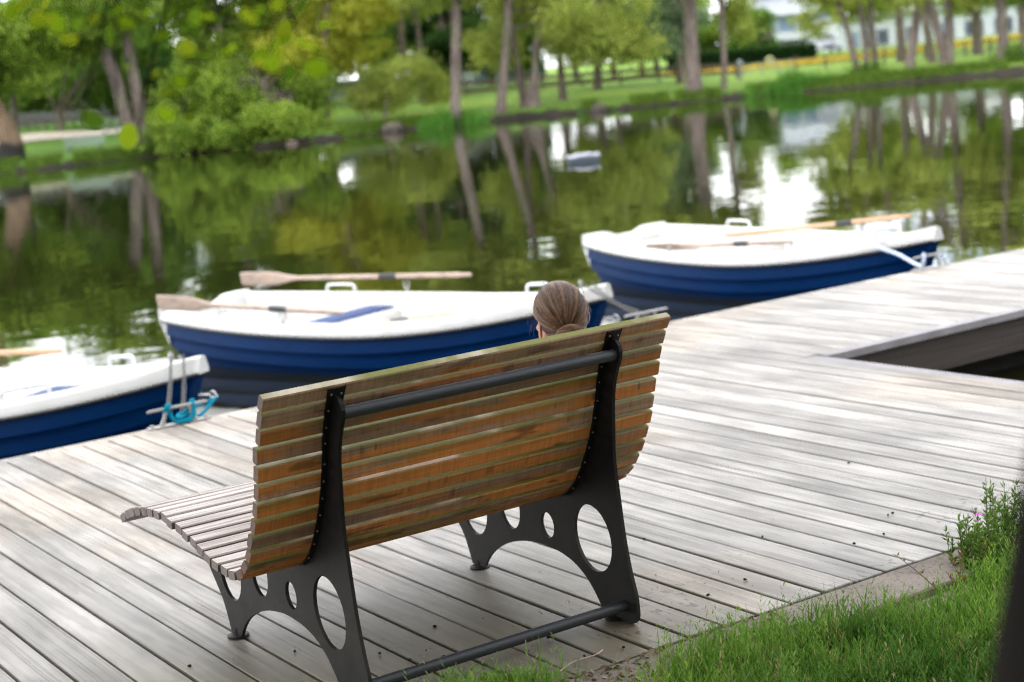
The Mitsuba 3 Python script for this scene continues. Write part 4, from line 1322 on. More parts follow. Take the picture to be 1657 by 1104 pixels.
# bushes and the mass behind
far_tree('bush', 'big bush with bare twigs hanging over the water, left of the middle', [(82.5, [(-11.6, -.3, .16), (-11.9, .8, .11), (-12.6, 2.2, .07)]), (82, [(-10.2, -.3, .15), (-9.9, .9, .10), (-9.2, 2.2, .06)]), (81.5, [(-11.0, -.3, .14), (-10.9, 1.2, .10), (-10.6, 2.9, .05)])],
         cl_box(-15.5, -8.2, 80, 86, 1.2, 4.6, 20, .8, 1.3) + cl_box(-15.3, -7.6, 77.9, 81, -.1, 1.5, 20, .55, .9), 19000, 'mid', category='bush', droop=.5, limbs=60)
far_tree('tree', 'pale yellow green tree spreading above the overhanging bush', [(84, [(-8.2, -.3, .22), (-8.0, 2.0, .18), (-7.7, 4.5, .14)])], cl_box(-11.0, -4.9, 82, 88, 3.2, 9.5, 20, .9, 1.5) + cl_box(-8.6, -4.6, 84, 87, 2.9, 4.6, 8, .7, 1.0), 17000, 'yellow', category='tree', extend=9)
far_tree('bush', 'low pale bush above the dark stump', [(84, [(-5.2, -.1, .10), (-5.1, .8, .08), (-4.6, 1.8, .04)]), (84, [(-6.0, -.1, .09), (-6.2, .8, .07), (-6.6, 1.8, .04)])], cl_box(-7.0, -2.4, 82.5, 86, 1.0, 3.0, 16, .5, .85, .6), 7500, 'light', category='bush', droop=.3, size=.09)
far_tree('bush', 'dark ivy bush at the foot of the twin stemmed tree', [(82, [(-15.6, -.3, .08), (-15.5, .4, .05), (-15.3, .9, .03)])], cl_box(-16.3, -13.6, 80.5, 83, -.1, .8, 8, .5, .8), 4500, 'dark', category='bush', size=.10)
far_tree('bush', 'dark green bush at the foot of the three thin stems', [(80.6, [(18.3, -.3, .05), (18.4, .1, .04), (18.5, .4, .03)])], cl_box(17.6, 19.1, 79.8, 81, -.25, .25, 7, .3, .45), 1800, 'dark', category='bush', size=.07)
far_tree('bush', 'dark bush at the ivy foot of the trunk near the right edge', [(79, [(24.8, -.3, .05), (24.9, .1, .04), (25, .4, .03)])], cl_box(24.2, 25.8, 77.8, 79.5, -.2, .5, 7, .35, .5), 2200, 'dark', category='bush', size=.08)
far_tree('bush', 'round dark green bush standing before the white building', [(124, [(21.0, .9, .16), (21.1, 2.2, .12), (21.2, 3.4, .08)])], cl_box(17.6, 21.0, 121, 127, 1.6, 4.2, 16, .8, 1.3), 9000, 'dark', category='bush', size=.15)
far_tree('tree', 'tall dark conifer behind the two brown trunks', [(108, [(-2.4, 1, .25), (-2.4, 3.5, .2), (-2.4, 6, .14)])], cl_box(-5, .4, 106, 111, 1.9, 7.5, 22, .9, 1.5), 14000, 'deep', category='tree', size=.14, extend=9)
far_tree('tree', 'dark evergreen behind the crooked tree', [(112, [(3.4, 1, .2), (3.4, 3, .16), (3.4, 5, .1)])], cl_box(1.2, 6.4, 110, 115, 2.4, 6.5, 14, 1.0, 1.6), 9000, 'dark', category='tree', size=.16, extend=8)
far_tree('tree', 'broad dark tree behind the far green bench', [(106, [(-21, 1, .25), (-21, 3, .2), (-21, 5, .14)])], cl_box(-24, -17.5, 103, 109, 4.4, 8.8, 18, 1.2, 1.9), 13000, 'dark', category='tree', size=.17, extend=9)
far_tree('bush', 'dense dark shrubbery behind the twin stemmed tree', [(98, [(-16, .8, .1), (-16, 2, .08), (-16, 3, .05)])], cl_box(-18.6, -11.5, 95, 101, 1.2, 4.2, 20, .9, 1.4), 12000, 'deep', category='bush', size=.14)
far_tree('tree', 'bluish green tree behind the far hedge', [(128, [(16.2, 1.2, .2), (16.2, 3, .16), (16.2, 5, .1)])], cl_box(12.0, 17.6, 124, 131, 2.4, 6.5, 16, 1.0, 1.7), 10000, 'mid', category='tree', size=.17, extend=8)
far_tree('tree', 'pale green tree between the crooked tree and the hedge', [(118, [(9.0, 1.2, .2), (9.1, 3, .16), (9.1, 5, .1)])], cl_box(5.6, 12.4, 114, 121, 2.6, 8.5, 18, 1.0, 1.8), 11000, 'light', category='tree', size=.16, extend=9)
far_tree('tree', 'leafy tree over the pale shed', [(116, [(-8.6, 1.4, .2), (-8.6, 3.4, .16), (-8.6, 6, .1)])], cl_box(-13.5, -5.5, 113, 120, 4.2, 10.5, 18, 1.2, 2.0), 12000, 'mid', category='tree', size=.18, extend=10)
far_tree('tree', 'tree behind the grey board fence at the far left', [(118, [(-30, 1.4, .2), (-30, 3.4, .16), (-30, 6, .1)])], cl_box(-37, -24, 114, 122, 4.2, 9.5, 20, 1.4, 2.2), 12000, 'dark', category='tree', size=.2, extend=11)
for i, (a, d, h, pl, lb) in enumerate([(-44, 112, 12, 'dark', 'dark tree on the far shore left of the photo edge'), (-36, 98, 12, 'mid', 'green tree on the far shore left of the leaning tree'), (40, 96, 10, 'mid', 'green tree on the right shore beyond the photo edge'), (29.5, 84, 11, 'light', 'pale tree on the right shore beyond the photo edge')]):
    far_tree('tree', lb, [(d, [(a, .6, .3), (a, 3, .26), (a + .2, 6, .2)])], cl_box(a - 4, a + 4, d - 3, d + 4, 3.5, h, 16, 1.3, 2.2), 8000, pl, size=.18, extend=h)

for a, d, z0, z1, w, pl, lb in [(-33, 104, 1.6, 8.5, 4, 'mid', 'leafy tree left of the grey board fence'), (-26.5, 112, 2.6, 9, 4, 'dark', 'dark leafy tree behind the low wooden fence'), (-28.5, 116, 1.2, 4.5, 6, 'dark', 'broad dark bush behind the grey board fence'), (-18.5, 116, 1.2, 4.5, 4, 'deep', 'dark bush far behind the green bench'), (-13, 104, 1.5, 10, 3.5, 'mid', 'green tree behind the overhanging bush'),
                               (-9.5, 100, 2.9, 11, 3, 'mid', 'green tree between the bush and the pale shed'), (-5.5, 116, 2.5, 12, 3, 'mid', 'green tree behind the two brown trunks'), (0.5, 122, 2.9, 12, 3.5, 'dark', 'dark tree behind the straight brown trunk'),
                               (7.0, 130, 2.6, 12, 4, 'mid', 'green tree far behind the crooked tree'), (12.5, 134, 2.4, 8, 3.0, 'dark', 'dark tree far behind the tall grey trunk'), (29.5, 128, 3.3, 7, 2.5, 'light', 'pale crown hanging before the white buildings'), (40, 125, 3.0, 8, 3.5, 'mid', 'green crown before the right end of the low white building'), (36, 158, 3.0, 9.5, 9, 'mid', 'green tree rising behind the low white building'), (14.5, 142, 2.0, 8.5, 3.5, 'mid', 'green tree behind the hedge, left of the white building'), (-7.5, 126, 2.0, 10, 3.5, 'light', 'pale green tree far behind the shed'), (4.6, 142, 3.0, 11, 3.5, 'light', 'pale green tree rising behind the white building in the middle')]:
    far_tree('tree', lb, [(d, [(a, 1.0, .25), (a, 3, .2), (a, 6, .15)])], cl_box(a - w, a + w, d - 2.5, d + 2.5, z0 + .8, z1, 24, 1.2, 2.0), 9000, pl, size=.2, extend=z1)

# reeds
for label, a0, a1, d0, d1, nn, h in [('tall iris leaves in the water before the right bank, dark green clump', 12.7, 16.3, 78.8, 80.3, 2600, 1.0), ('iris leaves at the foot of the straight brown trunk', -3.2, -.6, 80.2, 81.8, 1900, .9), ('small iris clump right of the crooked tree', 4.6, 6.0, 80.6, 81.6, 350, .5)]:
    aa, dd = np.clip(rng.normal((a0 + a1) / 2, (a1 - a0) / 3.6, nn), a0 - .6, a1 + .6), rng.uniform(d0, d1, nn)
    gr_ = meshkit.fbm(np.stack([aa * 1.4, dd * 1.4, aa * 0 + 4], 1), 2)
    aa, dd, gr_ = aa[gr_ > .40], dd[gr_ > .40], gr_[gr_ > .40]
    nn = len(aa)
    pos = np.stack([aa * RH[0] + dd * FH[0], aa * RH[1] + dd * FH[1], np.full(nn, WZ - .1)], 1)
    q = rng.random((nn, 1))
    v, f, c = blades(pos, h * rng.uniform(.45, 1.1, nn) * (.35 + 1.3 * gr_), rng.uniform(.05, .4, nn), rng.uniform(.015, .03, nn), np.array([[.045, .16, .025]]) * (1 - q) + np.array([[.15, .33, .05]]) * q)
    solo('iris_reeds', (v, f), 'grass_blade', label, 'reeds', kind='stuff', color=c)
nn = 24000                      # tufts along the far shore line
aa = rng.uniform(-24, 27, nn)
ri = shore_r(np.arctan2(79.0, aa))
dd = np.sqrt(np.maximum(ri ** 2 - aa ** 2, 1)) + rng.uniform(.05, 1.3, nn)
keep = meshkit.fbm(np.stack([aa * .5, dd * 0, dd * 0], 1), 3) > .36
aa, dd = aa[keep], dd[keep]
nn = len(aa)
X, Y = aa * RH[0] + dd * FH[0], aa * RH[1] + dd * FH[1]
q = rng.random((nn, 1))
v, f, c = blades(np.stack([X, Y, height(X, Y) - .03], 1), rng.uniform(.14, .50, nn), rng.uniform(.2, .8, nn), rng.uniform(.012, .025, nn), np.array([[.06, .13, .015]]) * (1 - q) + np.array([[.20, .30, .05]]) * q)
solo('shore_grass', (v, f), 'grass_blade', 'tufts of grass along the far water edge', 'grass', kind='stuff', color=c)
nn = 7500                     # yellow flower strip behind the far fence
aa = rng.uniform(11.5, 36, nn)
dd = 109 + rng.normal(0, .7, nn)
X, Y = aa * RH[0] + dd * FH[0], aa * RH[1] + dd * FH[1]
q = rng.random((nn, 1))
v, f, c = leaves(np.stack([X, Y, height(X, Y) + rng.uniform(.05, .28, nn)], 1), .085, np.array([[.52, .36, .02]]) * (1 - q) + np.array([[.66, .52, .06]]) * q)
solo('flower_bed', (v, f), 'flower_yellow', 'long strip of yellow flowers behind the far fence', 'flowers', kind='stuff', color=c)
nn = 26000                     # hedge
aa = rng.uniform(12.4, 22.4, nn)
side_ = rng.random(nn)
dd = np.where(side_ < .6, 113.6, rng.uniform(113.6, 115.4, nn)) + rng.normal(0, .08, nn)
X, Y = aa * RH[0] + dd * FH[0], aa * RH[1] + dd * FH[1]
base = height(X, Y)
top = np.interp(aa, [10.5, 22.4], [1.95, 1.72])
zz_ = np.where(side_ < .6, base + (top - base) * rng.random(nn), top) + rng.normal(0, .04, nn)
q = rng.random((nn, 1))
v, f, c = leaves(np.stack([X, Y, zz_], 1), .10, np.array([[.016, .05, .016]]) * (1 - q) + np.array([[.05, .105, .03]]) * q)
hk = thing('hedge', 'clipped dark green hedge behind the far fence', 'hedge')
part(hk, 'foliage', (v, f), 'leaf', color=c)
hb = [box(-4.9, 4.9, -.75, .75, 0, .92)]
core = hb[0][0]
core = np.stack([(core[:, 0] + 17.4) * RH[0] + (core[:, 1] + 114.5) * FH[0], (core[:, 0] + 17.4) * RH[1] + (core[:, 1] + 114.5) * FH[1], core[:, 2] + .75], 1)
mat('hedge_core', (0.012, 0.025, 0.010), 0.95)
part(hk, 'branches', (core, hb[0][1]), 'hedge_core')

# ------------------------------------------------------------------ far bank furniture


def local_box(a0, a1, d0, d1, z0, z1, b=0.0):
    v, f = box(a0, a1, d0, d1, z0, z1, b)
    return np.stack([v[:, 0] * RH[0] + v[:, 1] * FH[0], v[:, 0] * RH[1] + v[:, 1] * FH[1], v[:, 2]], 1), f


def flip_f(m):
    return m[0], m[1]


def beam(p, q, w, h):
    p, q = np.array(p, float), np.array(q, float)
    ax = unit((q - p)[None])[0]
    s = unit(np.cross(ax, [0, 0, 1.0])[None])[0]
    u = np.cross(s, ax)
    V = [o + s * a * w / 2 + u * b * h / 2 for o in (p, q) for a, b in ((-1, -1), (1, -1), (1, 1), (-1, 1))]
    F = [(0, 1, 2), (0, 2, 3), (4, 6, 5), (4, 7, 6)] + [t for i in range(4) for t in ((i, i + 4, (i + 1) % 4), ((i + 1) % 4, i + 4, (i + 1) % 4 + 4))]
    return np.array(V), np.array(F)


def rail_fence(label, pts, posts, rails, m='fence_wood', pw_=.12, rh=.13, name='rail_fence', ptop=.06):
    k = thing(name, label, 'fence')
    for a, d, ztop in posts:
        g = G(a, d)
        part(k, 'post', local_box(a - pw_ / 2, a + pw_ / 2, d - pw_ / 2, d + pw_ / 2, g - .2, ztop + ptop, .01), m)
    for (a0, d0, z0), (a1, d1, z1) in rails:
        part(k, 'rail', beam(P(a0, d0 - pw_ / 2 - .03, z0), P(a1, d1 - pw_ / 2 - .03, z1), .05, rh), m)
    return k


rail_fence('brown two rail wooden fence across the middle of the far bank', None, [(a, 100, np.interp(a, [-3.6, 10.9, 15.3], [1.67, 1.29, 1.02])) for a in np.arange(-3.5, 15.4, 2.3)],
           [((-3.6, 100, 1.62), (10.9, 100, 1.24)), ((10.9, 100, 1.24), (15.3, 100, .98)), ((-3.6, 100, 1.10), (10.9, 100, .80)), ((10.9, 100, .80), (15.3, 100, .55))], rh=.22)
rail_fence('dark wooden post fence before the yellow flowers on the right', None, [(a, 100, z) for a, z in ((18.48, 1.12), (20.25, 1.10), (22.0, 1.14), (23.77, 1.14), (26.2, 1.05), (28.6, 1.0), (30.1, 1.0), (33, 1.0), (36, 1.0))],
           [((18.4, 100, .98), (36, 100, .88)), ((18.4, 100, .62), (36, 100, .50))], rh=.09)
rail_fence('grey metal railing between the two wooden fences', None, [(a, 100.4, .98) for a in (15.5, 16.5, 17.5, 18.3)], [((15.5, 100.4, .96), (18.3, 100.4, .99)), ((15.5, 100.4, .72), (18.3, 100.4, .72)), ((15.5, 100.4, .45), (18.3, 100.4, .45))], m='rail_metal', pw_=.06, rh=.05, name='metal_railing')
rail_fence('low wooden fence with a thick top rail beside the pale path, far left', None, [(a, 100, z) for a, z in zip(np.arange(-27.9, -21.5, .55), np.linspace(1.95, 1.72, 12))], [((-28, 100, 1.90), (-21.4, 100, 1.72)), ((-28, 100, 1.18), (-21.4, 100, 1.08))], rh=.10, pw_=.10)
rail_fence('light metal railing behind the far green bench', None, [(a, 92, 1.62) for a in (-21.1, -20.3, -19.5)], [((-21.1, 92, z), (-19.4, 92, z - .03)) for z in (1.62, 1.40, 1.18, .96)], m='rail_metal', pw_=.06, rh=.045, name='metal_railing')
bf = thing('board_fence', 'high grey fence of upright boards at the far left', 'fence')
for i, a in enumerate(np.arange(-36, -24.6, .38)):
    g = G(a, 110)
    z1 = np.interp(a, [-31.2, -26], [2.55, 2.2])
    part(bf, 'board', local_box(a, a + .36, 110 + rng.uniform(0, .02), 110.05 + rng.uniform(0, .02), g - .1, z1 + rng.uniform(-.03, .03)), 'fence_grey')

fb = thing('lakeside_bench', 'green slatted bench on the far bank beside the twin stemmed tree', 'bench')
g = G(-19.9, 82)
for i in range(4):
    part(fb, 'backrest_slat', local_box(-20.85, -18.85, 82.20 + i * .02, 82.235 + i * .02, .50 + i * .10, .585 + i * .10), 'bench_green')
for i in range(4):
    part(fb, 'seat_slat', local_box(-20.85, -18.85, 81.78 + i * .105, 81.87 + i * .105, .42, .455), 'bench_green')
for a in (-20.6, -19.1):
    part(fb, 'leg', local_box(a - .04, a + .04, 81.82, 82.2, g - .05, .415), 'bench_green')
    part(fb, 'bracket', local_box(a - .03, a + .03, 82.27, 82.31, g - .05, .88), 'bench_green')

pa = np.linspace(-40, -19.5, 42)
pg = []
for a in pa:
    d0 = np.interp(a, [-40, -26, -20, -19.5], [89, 90.2, 93.6, 94.2])
    d1 = np.interp(a, [-40, -26, -20, -19.5], [97, 97, 96.4, 95])
    pg.append([(*P(a, d, 0)[:2], G(a, d) + .045) for d in np.linspace(d0, d1, 8)])
solo('path', grid_mesh(np.array(pg), flip=False), 'path_gravel', kind='structure', smooth=True)

# buildings


def window(parent, a0, a1, d, z0, z1, glass='window_dark', fr=.08):
    f = part(parent, 'window', cat([local_box(a0, a1, d - .05, d + .03, z0, z0 + fr), local_box(a0, a1, d - .05, d + .03, z1 - fr, z1), local_box(a0, a0 + fr, d - .05, d + .03, z0 + fr, z1 - fr), local_box(a1 - fr, a1, d - .05, d + .03, z0 + fr, z1 - fr)]), 'window_frame')
    part(f, 'pane', local_box(a0 + fr, a1 - fr, d - .012, d + .01, z0 + fr, z1 - fr), glass)


b1 = thing('white_building', 'white two storey building with long balconies, upper right of the photo', 'building')
part(b1, 'wall', local_box(24.2, 31.5, 150, 160, .4, 6.3), 'wall_white')
part(b1, 'roof', local_box(24.0, 31.7, 149.4, 160.4, 6.31, 6.6), 'roof_grey')
part(b1, 'balcony', local_box(24.4, 31.3, 148.9, 149.98, 4.55, 5.35), 'wall_white')
part(b1, 'balcony', local_box(24.4, 31.3, 148.9, 149.98, 2.35, 3.0), 'wall_white')
for a in np.arange(24.7, 31, 1.7):
    window(b1, a, a + 1.5, 149.94, 3.1, 4.4, 'window_blue')
    window(b1, a, a + 1.5, 149.94, 1.0, 2.25, 'window_dark')
b2 = thing('white_building', 'long low white building with dark ground floor windows behind the right trees', 'building')
part(b2, 'wall', local_box(29.5, 62, 140, 150, .3, 3.5), 'wall_white')
part(b2, 'roof', local_box(29.2, 62.3, 139.4, 150.4, 3.51, 3.8), 'roof_grey')
for i, a in enumerate(np.arange(30.3, 60, 2.45)):
    window(b2, a, a + (1.0 if i < 3 else 1.6), 139.94, 1.15, 2.45, 'window_blue' if i % 3 == 0 else 'window_dark')
b3 = thing('pale_shed', 'low pale shed behind the yellow green tree, left of the middle', 'shed')
part(b3, 'wall', local_box(-10.4, -6.7, 110, 113, .8, 2.35), 'wall_pale')
part(b3, 'roof', local_box(-10.6, -6.5, 109.6, 113.2, 2.36, 2.52), 'wall_white')
part(b3, 'door', local_box(-9.2, -8.2, 109.96, 110.02, 1.0, 2.15), 'roof_grey')
b4 = thing('flat_roof_house', 'house with a white flat roof edge behind the twin stemmed tree', 'house')
part(b4, 'wall', local_box(-27.5, -21.8, 121, 128, .8, 3.05), 'roof_grey')
part(b4, 'roof', local_box(-27.9, -21.4, 120, 128.5, 3.06, 3.75), 'wall_white')
for a in (-26.6, -24.4):
    window(b4, a, a + 1.4, 120.96, 1.5, 2.8)
b5 = thing('white_building', 'white building glimpsed low between the trunks in the middle', 'building')
part(b5, 'wall', local_box(-3.5, 4.5, 132, 140, .6, 3.0), 'wall_white')
part(b5, 'roof', local_box(-3.8, 4.8, 131.5, 140.5, 3.01, 3.25), 'roof_grey')
for a in np.arange(-3, 4, 2.2):
    window(b5, a, a + 1.2, 131.95, 1.3, 2.5, 'window_blue')

# car
ck = thing('parked_car', 'silver car parked behind the far fence by the white building', 'car')


def car_pt(v):
    v = np.asarray(v, float)
    return np.stack([(v[:, 0] + 24.05) * RH[0] + (v[:, 1] + 117) * FH[0], (v[:, 0] + 24.05) * RH[1] + (v[:, 1] + 117) * FH[1], v[:, 2] + car_g], 1)


car_g = max(G(24.05, 117), .6)
prof = [(-.05, .30), (0, .62), (.12, .78), (1.05, .93), (1.75, 1.40), (2.9, 1.44), (3.7, 1.0), (4.2, .92), (4.25, .35)]     # along, up
sec = []
for u in (-1, -.93, -.5, 0, .5, .93, 1):
    sec.append([(u * (.86 if z < 1.0 else .86 - .22 * (z - 1.0) / .44), y, z if abs(u) < .99 else z * .98) for y, z in prof])
g = np.array(sec)
body_v, body_f = grid_mesh(g, flip=True)
sides = []
for row, fl_ in ((g[0], False), (g[-1], True)):
    m_ = Polygon([(y, z) for _, y, z in row])
    c_ = row.mean(0)
    o_ = np.vstack([row, c_[None]])
    fs_ = np.array([(i, (i + 1) % len(row), len(row)) for i in range(len(row))])
    sides.append((o_, fs_[:, ::-1] if fl_ else fs_))
cb = cat([(body_v, body_f)] + sides)
part(ck, 'body', (car_pt(cb[0]), cb[1]), 'car_silver', smooth=35)
ws_ = np.array([(-.70, 1.12, .97), (.70, 1.12, .97), (.60, 1.70, 1.375), (-.60, 1.70, 1.375)]) + [0, -.02, .012]
part(ck, 'windscreen', (car_pt(ws_), np.array([(0, 1, 2), (0, 2, 3)])), 'window_dark')
for s in (-1, 1):
    part(ck, 'headlight', (lambda q: (car_pt(q[0]), q[1]))(box(s * .62 - .17, s * .62 + .17, .0, .16, .60, .76, .02)), 'lamp_glass')
    for y in (.85, 3.4):
        q = tube([(s * .74, y, .31), (s * .89, y, .31)], .31, 20)
        part(ck, 'wheel', (car_pt(q[0]), q[1]), 'tyre', smooth=40)
part(ck, 'grille', (lambda q: (car_pt(q[0]), q[1]))(box(-.40, .40, -.06, .03, .42, .60, .01)), 'tyre')

# small things on the far bank and on the water
pk = thing('round_post', 'grey post with a round white top on the grass before the railing', 'post')
g = G(14.35, 95)
part(pk, 'pole', tube([P(14.35, 95, g - .1), P(14.35, 95, 1.0)], [.13, .11], 12), 'fence_grey', smooth=50)
sp = trimesh.creation.icosphere(subdivisions=3, radius=.17)
part(pk, 'top', (np.array(sp.vertices) * [1, 1, 1.0] + P(14.38, 95, 1.14), np.array(sp.faces)), 'float_white', smooth=True)
rk = thing('lifebuoy', 'pale yellow ring hanging on the grey metal railing', 'lifebuoy')
ring = [P(16.99 + .20 * math.cos(q), 100.2, 1.05 + .20 * math.sin(q)) for q in np.linspace(0, 2 * np.pi, 25)]
mat('ring_yellow', (0.70, 0.66, 0.36), 0.6)
part(rk, 'ring', tube(ring, .065, 10, cap=False), 'ring_yellow', smooth=60)
rf = thing('swim_float', 'small grey float with a white top lying on the lake', 'float')
for i, a in enumerate((1.90, 2.12, 2.34)):
    part(rf, 'drum', local_box(a - .15, a + .13, 39.12, 39.95, -.48, -.27 + .01 * (i % 2), .03), 'float_grey')
g = []
for a in np.linspace(1.74, 2.50, 30):
    zt = -.225 + .016 * math.sin(a * 9.5) + .012 * math.sin(a * 23)
    g.append([(*P(a, d, 0)[:2], zt + .018 * math.sin(d * 8 + a * 3)) for d in np.linspace(39.15, 39.95, 12)])
g = np.array(g)
low = g - [0, 0, .045]
part(rf, 'cover', cat([grid_mesh(g, flip=False), grid_mesh(low, flip=True), grid_mesh(np.stack([g[:, 0], low[:, 0]], 1)), grid_mesh(np.stack([g[:, -1], low[:, -1]], 1)), grid_mesh(np.stack([g[0], low[0]], 1)), grid_mesh(np.stack([g[-1], low[-1]], 1))]), 'float_white', smooth=60)


def rootball(label, a, d, ra, rz, nm='tree_stump'):
    s = trimesh.creation.icosphere(subdivisions=4)
    v = np.array(s.vertices)
    v = v * (1 + .5 * (meshkit.fbm(v * 3.1 + a, 4) - .5))[:, None] * [ra, ra * .8, rz]
    o = P(a, d, WZ + .05)
    solo(nm, (v + o, np.array(s.faces)), 'bark' if nm == 'tree_stump' else 'stone_pink', label, 'stump' if nm == 'tree_stump' else 'stone', smooth=True)


rootball('dark root stump at the water edge below the pale bush', -4.75, 82.1, .62, .42)
rootball('dark mossy stump at the water edge right of the crooked tree', 5.3, 81.0, .45, .34)
rootball('pinkish stone on the shore under the overhanging bush', -9.3, 78.4, .30, .15, 'shore_stone')

# ------------------------------------------------------------------ the tree the photograph is taken under
ft = thing('leaning_tree', 'dark trunk at the right edge whose branch hangs round bright leaves into the top left', 'tree')
tb = np.array([.70, .645, -.15])
lean = np.array([.25, .0, .955])
tr_ = spline([np.r_[tb - lean * .1, .40], np.r_[tb + lean * .35, .31], np.r_[tb + lean * 1.3, .25], np.r_[tb + lean * 2.6, .225], np.r_[tb + lean * 4.5 + np.array([-.3, .3, 0]), .17], np.r_[tb + lean * 7 + np.array([-.6, .8, 0]), .08]], 40)
q = tube(tr_[:, :3], tr_[:, 3], 28)
ctr = np.repeat(tr_[:, :3], 28, 0)
vv = q[0].copy()
rad = vv[:-2] - ctr
vv[:-2] = ctr + rad * (1 + .22 * (meshkit.fbm(np.c_[vv[:-2, :2] * 14, vv[:-2, 2:3] * 2.5], 4) - .5))[:, None]
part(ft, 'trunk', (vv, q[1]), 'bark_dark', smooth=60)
br = spline([tr_[27, :3], (1.0, 1.2, 3.5), (.72, 2.1, 2.75), (.78, 2.75, 2.22), (.98, 2.93, 2.09), (1.22, 2.90, 2.03), (1.36, 2.85, 1.975)], 40)
LEAVES = [(1.265, 2.584, 1.96, 0.0257), (1.27, 2.69, 1.967, 0.0169), (1.38, 3.022, 1.949, 0.0135), (1.361, 2.874, 1.929, 0.022), (1.266, 2.575, 1.885, 0.0246), (1.376, 2.747, 1.877, 0.0176), (1.319, 2.821, 1.899, 0.0165), (1.237, 2.638, 1.876, 0.0142), (1.302, 3.013, 1.893, 0.0213), (1.178, 2.645, 1.888, 0.0176), (1.19, 2.838, 1.897, 0.0187), (1.191, 2.931, 1.916, 0.0191), (1.21, 2.866, 1.964, 0.0213), (1.227, 2.969, 1.971, 0.0168), (1.231, 3.077, 1.987, 0.016), (1.232, 3.234, 1.992, 0.0125), (1.049, 2.866, 1.985, 0.0158), (1.084, 3.106, 1.989, 0.0196), (1.068, 3.153, 2.003, 0.0172), (0.917, 2.96, 2.014, 0.0171), (0.899, 2.753, 1.963, 0.0183), (1.219, 3.246, 1.943, 0.0167), (1.108, 2.829, 1.933, 0.0171), (1.181, 2.779, 1.852, 0.0135), (1.282, 3.132, 1.861, 0.0164), (1.186, 2.971, 1.855, 0.0142), (1.143, 2.913, 1.834, 0.0202), (1.074, 3.167, 1.806, 0.0268), (1.08, 2.876, 1.8, 0.0112), (1.043, 2.696, 1.8, 0.0152), (1.206, 3.0, 1.788, 0.0131), (1.162, 3.216, 1.757, 0.0248), (1.372, 2.886, 1.849, 0.0143), (1.323, 2.68, 1.853, 0.0207), (1.361, 2.98, 1.888, 0.0186), (1.291, 3.018, 1.933, 0.0172), (1.187, 2.711, 1.871, 0.0156), (1.208, 3.141, 1.901, 0.0176), (1.109, 3.089, 1.952, 0.0197), (1.143, 3.09, 1.973, 0.0184), (1.029, 3.266, 2.006, 0.0203), (0.919, 3.054, 2.005, 0.0188), (1.06, 3.194, 1.957, 0.0174), (1.28, 3.141, 1.955, 0.0164), (1.211, 2.611, 1.863, 0.0152)]
limbs_ = [tube(br, np.linspace(.05, .0035, 40), 8)]
br = np.array(CAM) + (br - np.array(CAM)) * np.linspace(1.0, .74, 40)[:, None]
limbs_ = [tube(br, np.linspace(.05, .003, 40), 8)]
for end in ((1.36, 2.80, 1.885), (1.27, 2.75, 1.865), (1.03, 2.90, 1.80), (1.17, 3.18, 1.765), (1.05, 3.14, 1.80), (.95, 2.85, 1.90), (1.19, 2.98, 1.80), (1.30, 3.0, 1.90)):
    end = np.array(CAM) + (np.array(end) - np.array(CAM)) * .74
    j_ = 22 + np.argmin(np.linalg.norm(br[22:] - np.array(end), axis=1))
    s_ = br[j_]
    limbs_.append(tube(spline([s_, (np.array(s_) + np.array(end)) / 2 + [0, 0, .015], end], 10), np.linspace(.0028, .0011, 10), 5))
crown_c = []
for i in range(50):
    x, y = rng.uniform(-6, 6.8), rng.uniform(-6, 3.6)
    crown_c.append((x, y, rng.uniform(4.6, 8.5), 1.3, .8))
for i in range(18):  # extra clumps added out of view to darken the near left deck
    crown_c.append((rng.uniform(-5.5, 1.6), rng.uniform(3.4, 8.0), rng.uniform(5.0, 8.2), 1.3, .8))
for c0 in crown_c[:16]:
    s_ = tr_[rng.integers(26, 38), :3]
    limbs_.append(tube(spline([s_, (s_ + np.array(c0[:3])) / 2 + [0, 0, .4], np.array(c0[:3])], 12), np.linspace(.07, .015, 12), 6))
part(ft, 'branch', cat(limbs_), 'bark_dark', smooth=60, kind='stuff')
p, tone, tw = clump_points(crown_c, 46000, twig=30, sig=.28)
lo, hi = (.07, .13, .015), (.17, .25, .03)
v, f, c = leaves(p, .085, np.array([lo]) * (1 - tone[:, None]) + np.array([hi]) * tone[:, None])
part(ft, 'crown', (v, f), 'leaf', kind='stuff', color=c)

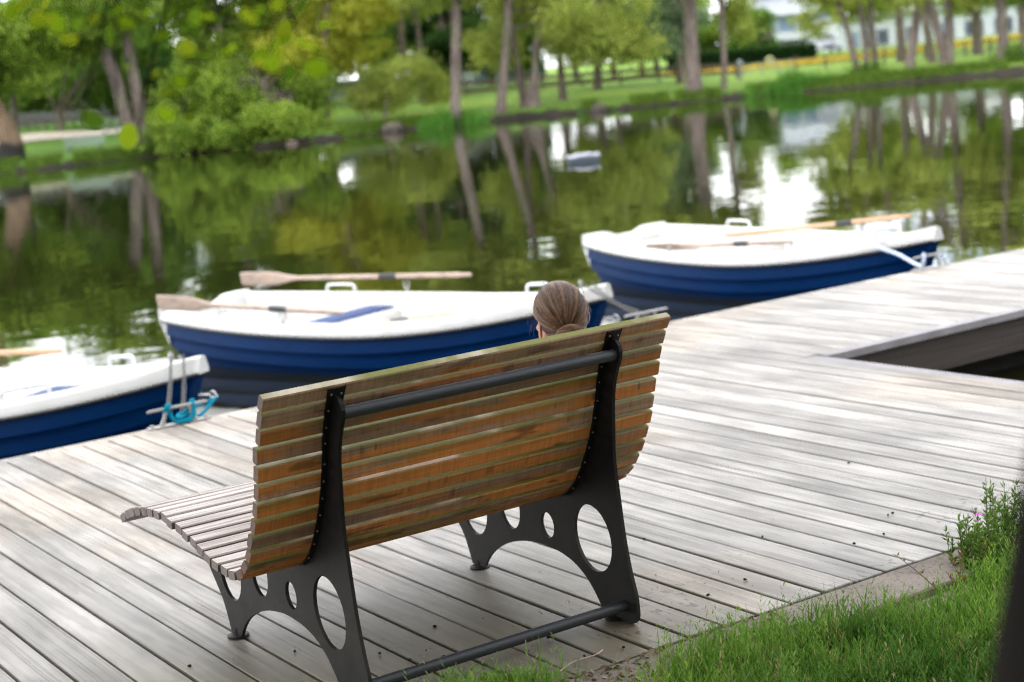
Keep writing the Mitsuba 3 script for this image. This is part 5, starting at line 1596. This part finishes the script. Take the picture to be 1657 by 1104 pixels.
for i in range(26):
    q_ = LEAVES[rng.integers(26)]
    LEAVES.append((q_[0] + rng.normal(0, .05), q_[1] + rng.normal(0, .09), q_[2] + rng.normal(.012, .03), q_[3] * rng.uniform(.5, .9)))
LEAF_COL = [(.22, .36, .010), (.30, .42, .014), (.12, .22, .014), (.33, .42, .018), (.08, .16, .012)]
for x, y, z, r in LEAVES:
    nrm = unit(np.array([[-.35, -.6, .55]]) + rng.normal(0, .75, (1, 3)))[0]
    a = unit(np.cross(nrm, rng.normal(size=3))[None])[0]
    b = np.cross(nrm, a)
    o = np.array(CAM) + (np.array([x, y, z]) - np.array(CAM)) * .74
    r = r * .74
    V = [o + nrm * r * .06]
    for q in np.linspace(0, 2 * np.pi, 15)[:-1]:
        rr_ = 1.02 * r * (1 + .14 * math.cos(q) + .10 * max(0, math.cos(q)) ** 6 + .03 * math.sin(7 * q))
        V.append(o + a * rr_ * math.cos(q) + b * rr_ * .78 * math.sin(q) + nrm * r * .16 * abs(math.sin(q)))
    F = np.array([(0, i, i % 14 + 1) for i in range(1, 15)])
    stalk = tube(spline([o - a * r * .85, o - a * r * 1.5 + [0, 0, .006], o - a * r * 2.0 + [0, 0, .02]], 5), .0007, 4, cap=False)
    m_ = cat([(np.array(V), F), stalk])
    cc = np.array(LEAF_COL[rng.integers(5)]) * rng.uniform(.8, 1.15)
    part(ft, 'leaf', m_, 'leaf', color=np.tile(cc[None], (len(m_[0]), 1)), smooth=True)

# unseen trees added on the near bank to shade bench, deck and hulls
for lb, x, y, h in [('big unseen tree added for shade on the near bank behind the viewer', -1.5, -6.5, 9), ('big unseen tree added for shade on the near bank, left of the bench', -4.6, 0.6, 9), ('big unseen tree added for shade on the near bank farther left', -8.0, -7.0, 10),
                    ('unseen tree in the added shade row far behind the viewer, first from the left', -14, -13, 11), ('unseen tree in the added shade row far behind the viewer, second from the left', -6.5, -14.5, 11), ('unseen tree in the added shade row far behind the viewer, third from the left', 1, -14, 11),
                    ('unseen tree in the added shade row far behind the viewer, fourth from the left', 8.5, -14.5, 11), ('unseen tree in the added shade row far behind the viewer, fifth from the left', 16, -13.5, 10.5), ('unseen tree in the added shade row far behind the viewer, last on the right', 23.5, -12.5, 10)]:
    k = thing('tree', lb, 'tree')
    part(k, 'trunk', tube(spline([(x, y, -.2, ), (x + .1, y, 1.5), (x - .1, y + .2, 4), (x, y, h - 1)], 16), np.linspace(.34, .08, 16), 14), 'bark_dark', smooth=60)
    cc_ = [(x + rng.uniform(-3.4, 3.4), y + rng.uniform(-3.0, 3.0), rng.uniform(1.6, h), 1.5, 1.1) for _ in range(34 if y < -10 else 26)]
    p, tone, tw = clump_points(cc_, 9000, twig=30, sig=.3)
    v, f, c = leaves(p, .19 if y < -10 else .15, np.array([lo]) * (1 - tone[:, None]) + np.array([hi]) * tone[:, None])
    part(k, 'crown', (v, f), 'leaf', color=c)
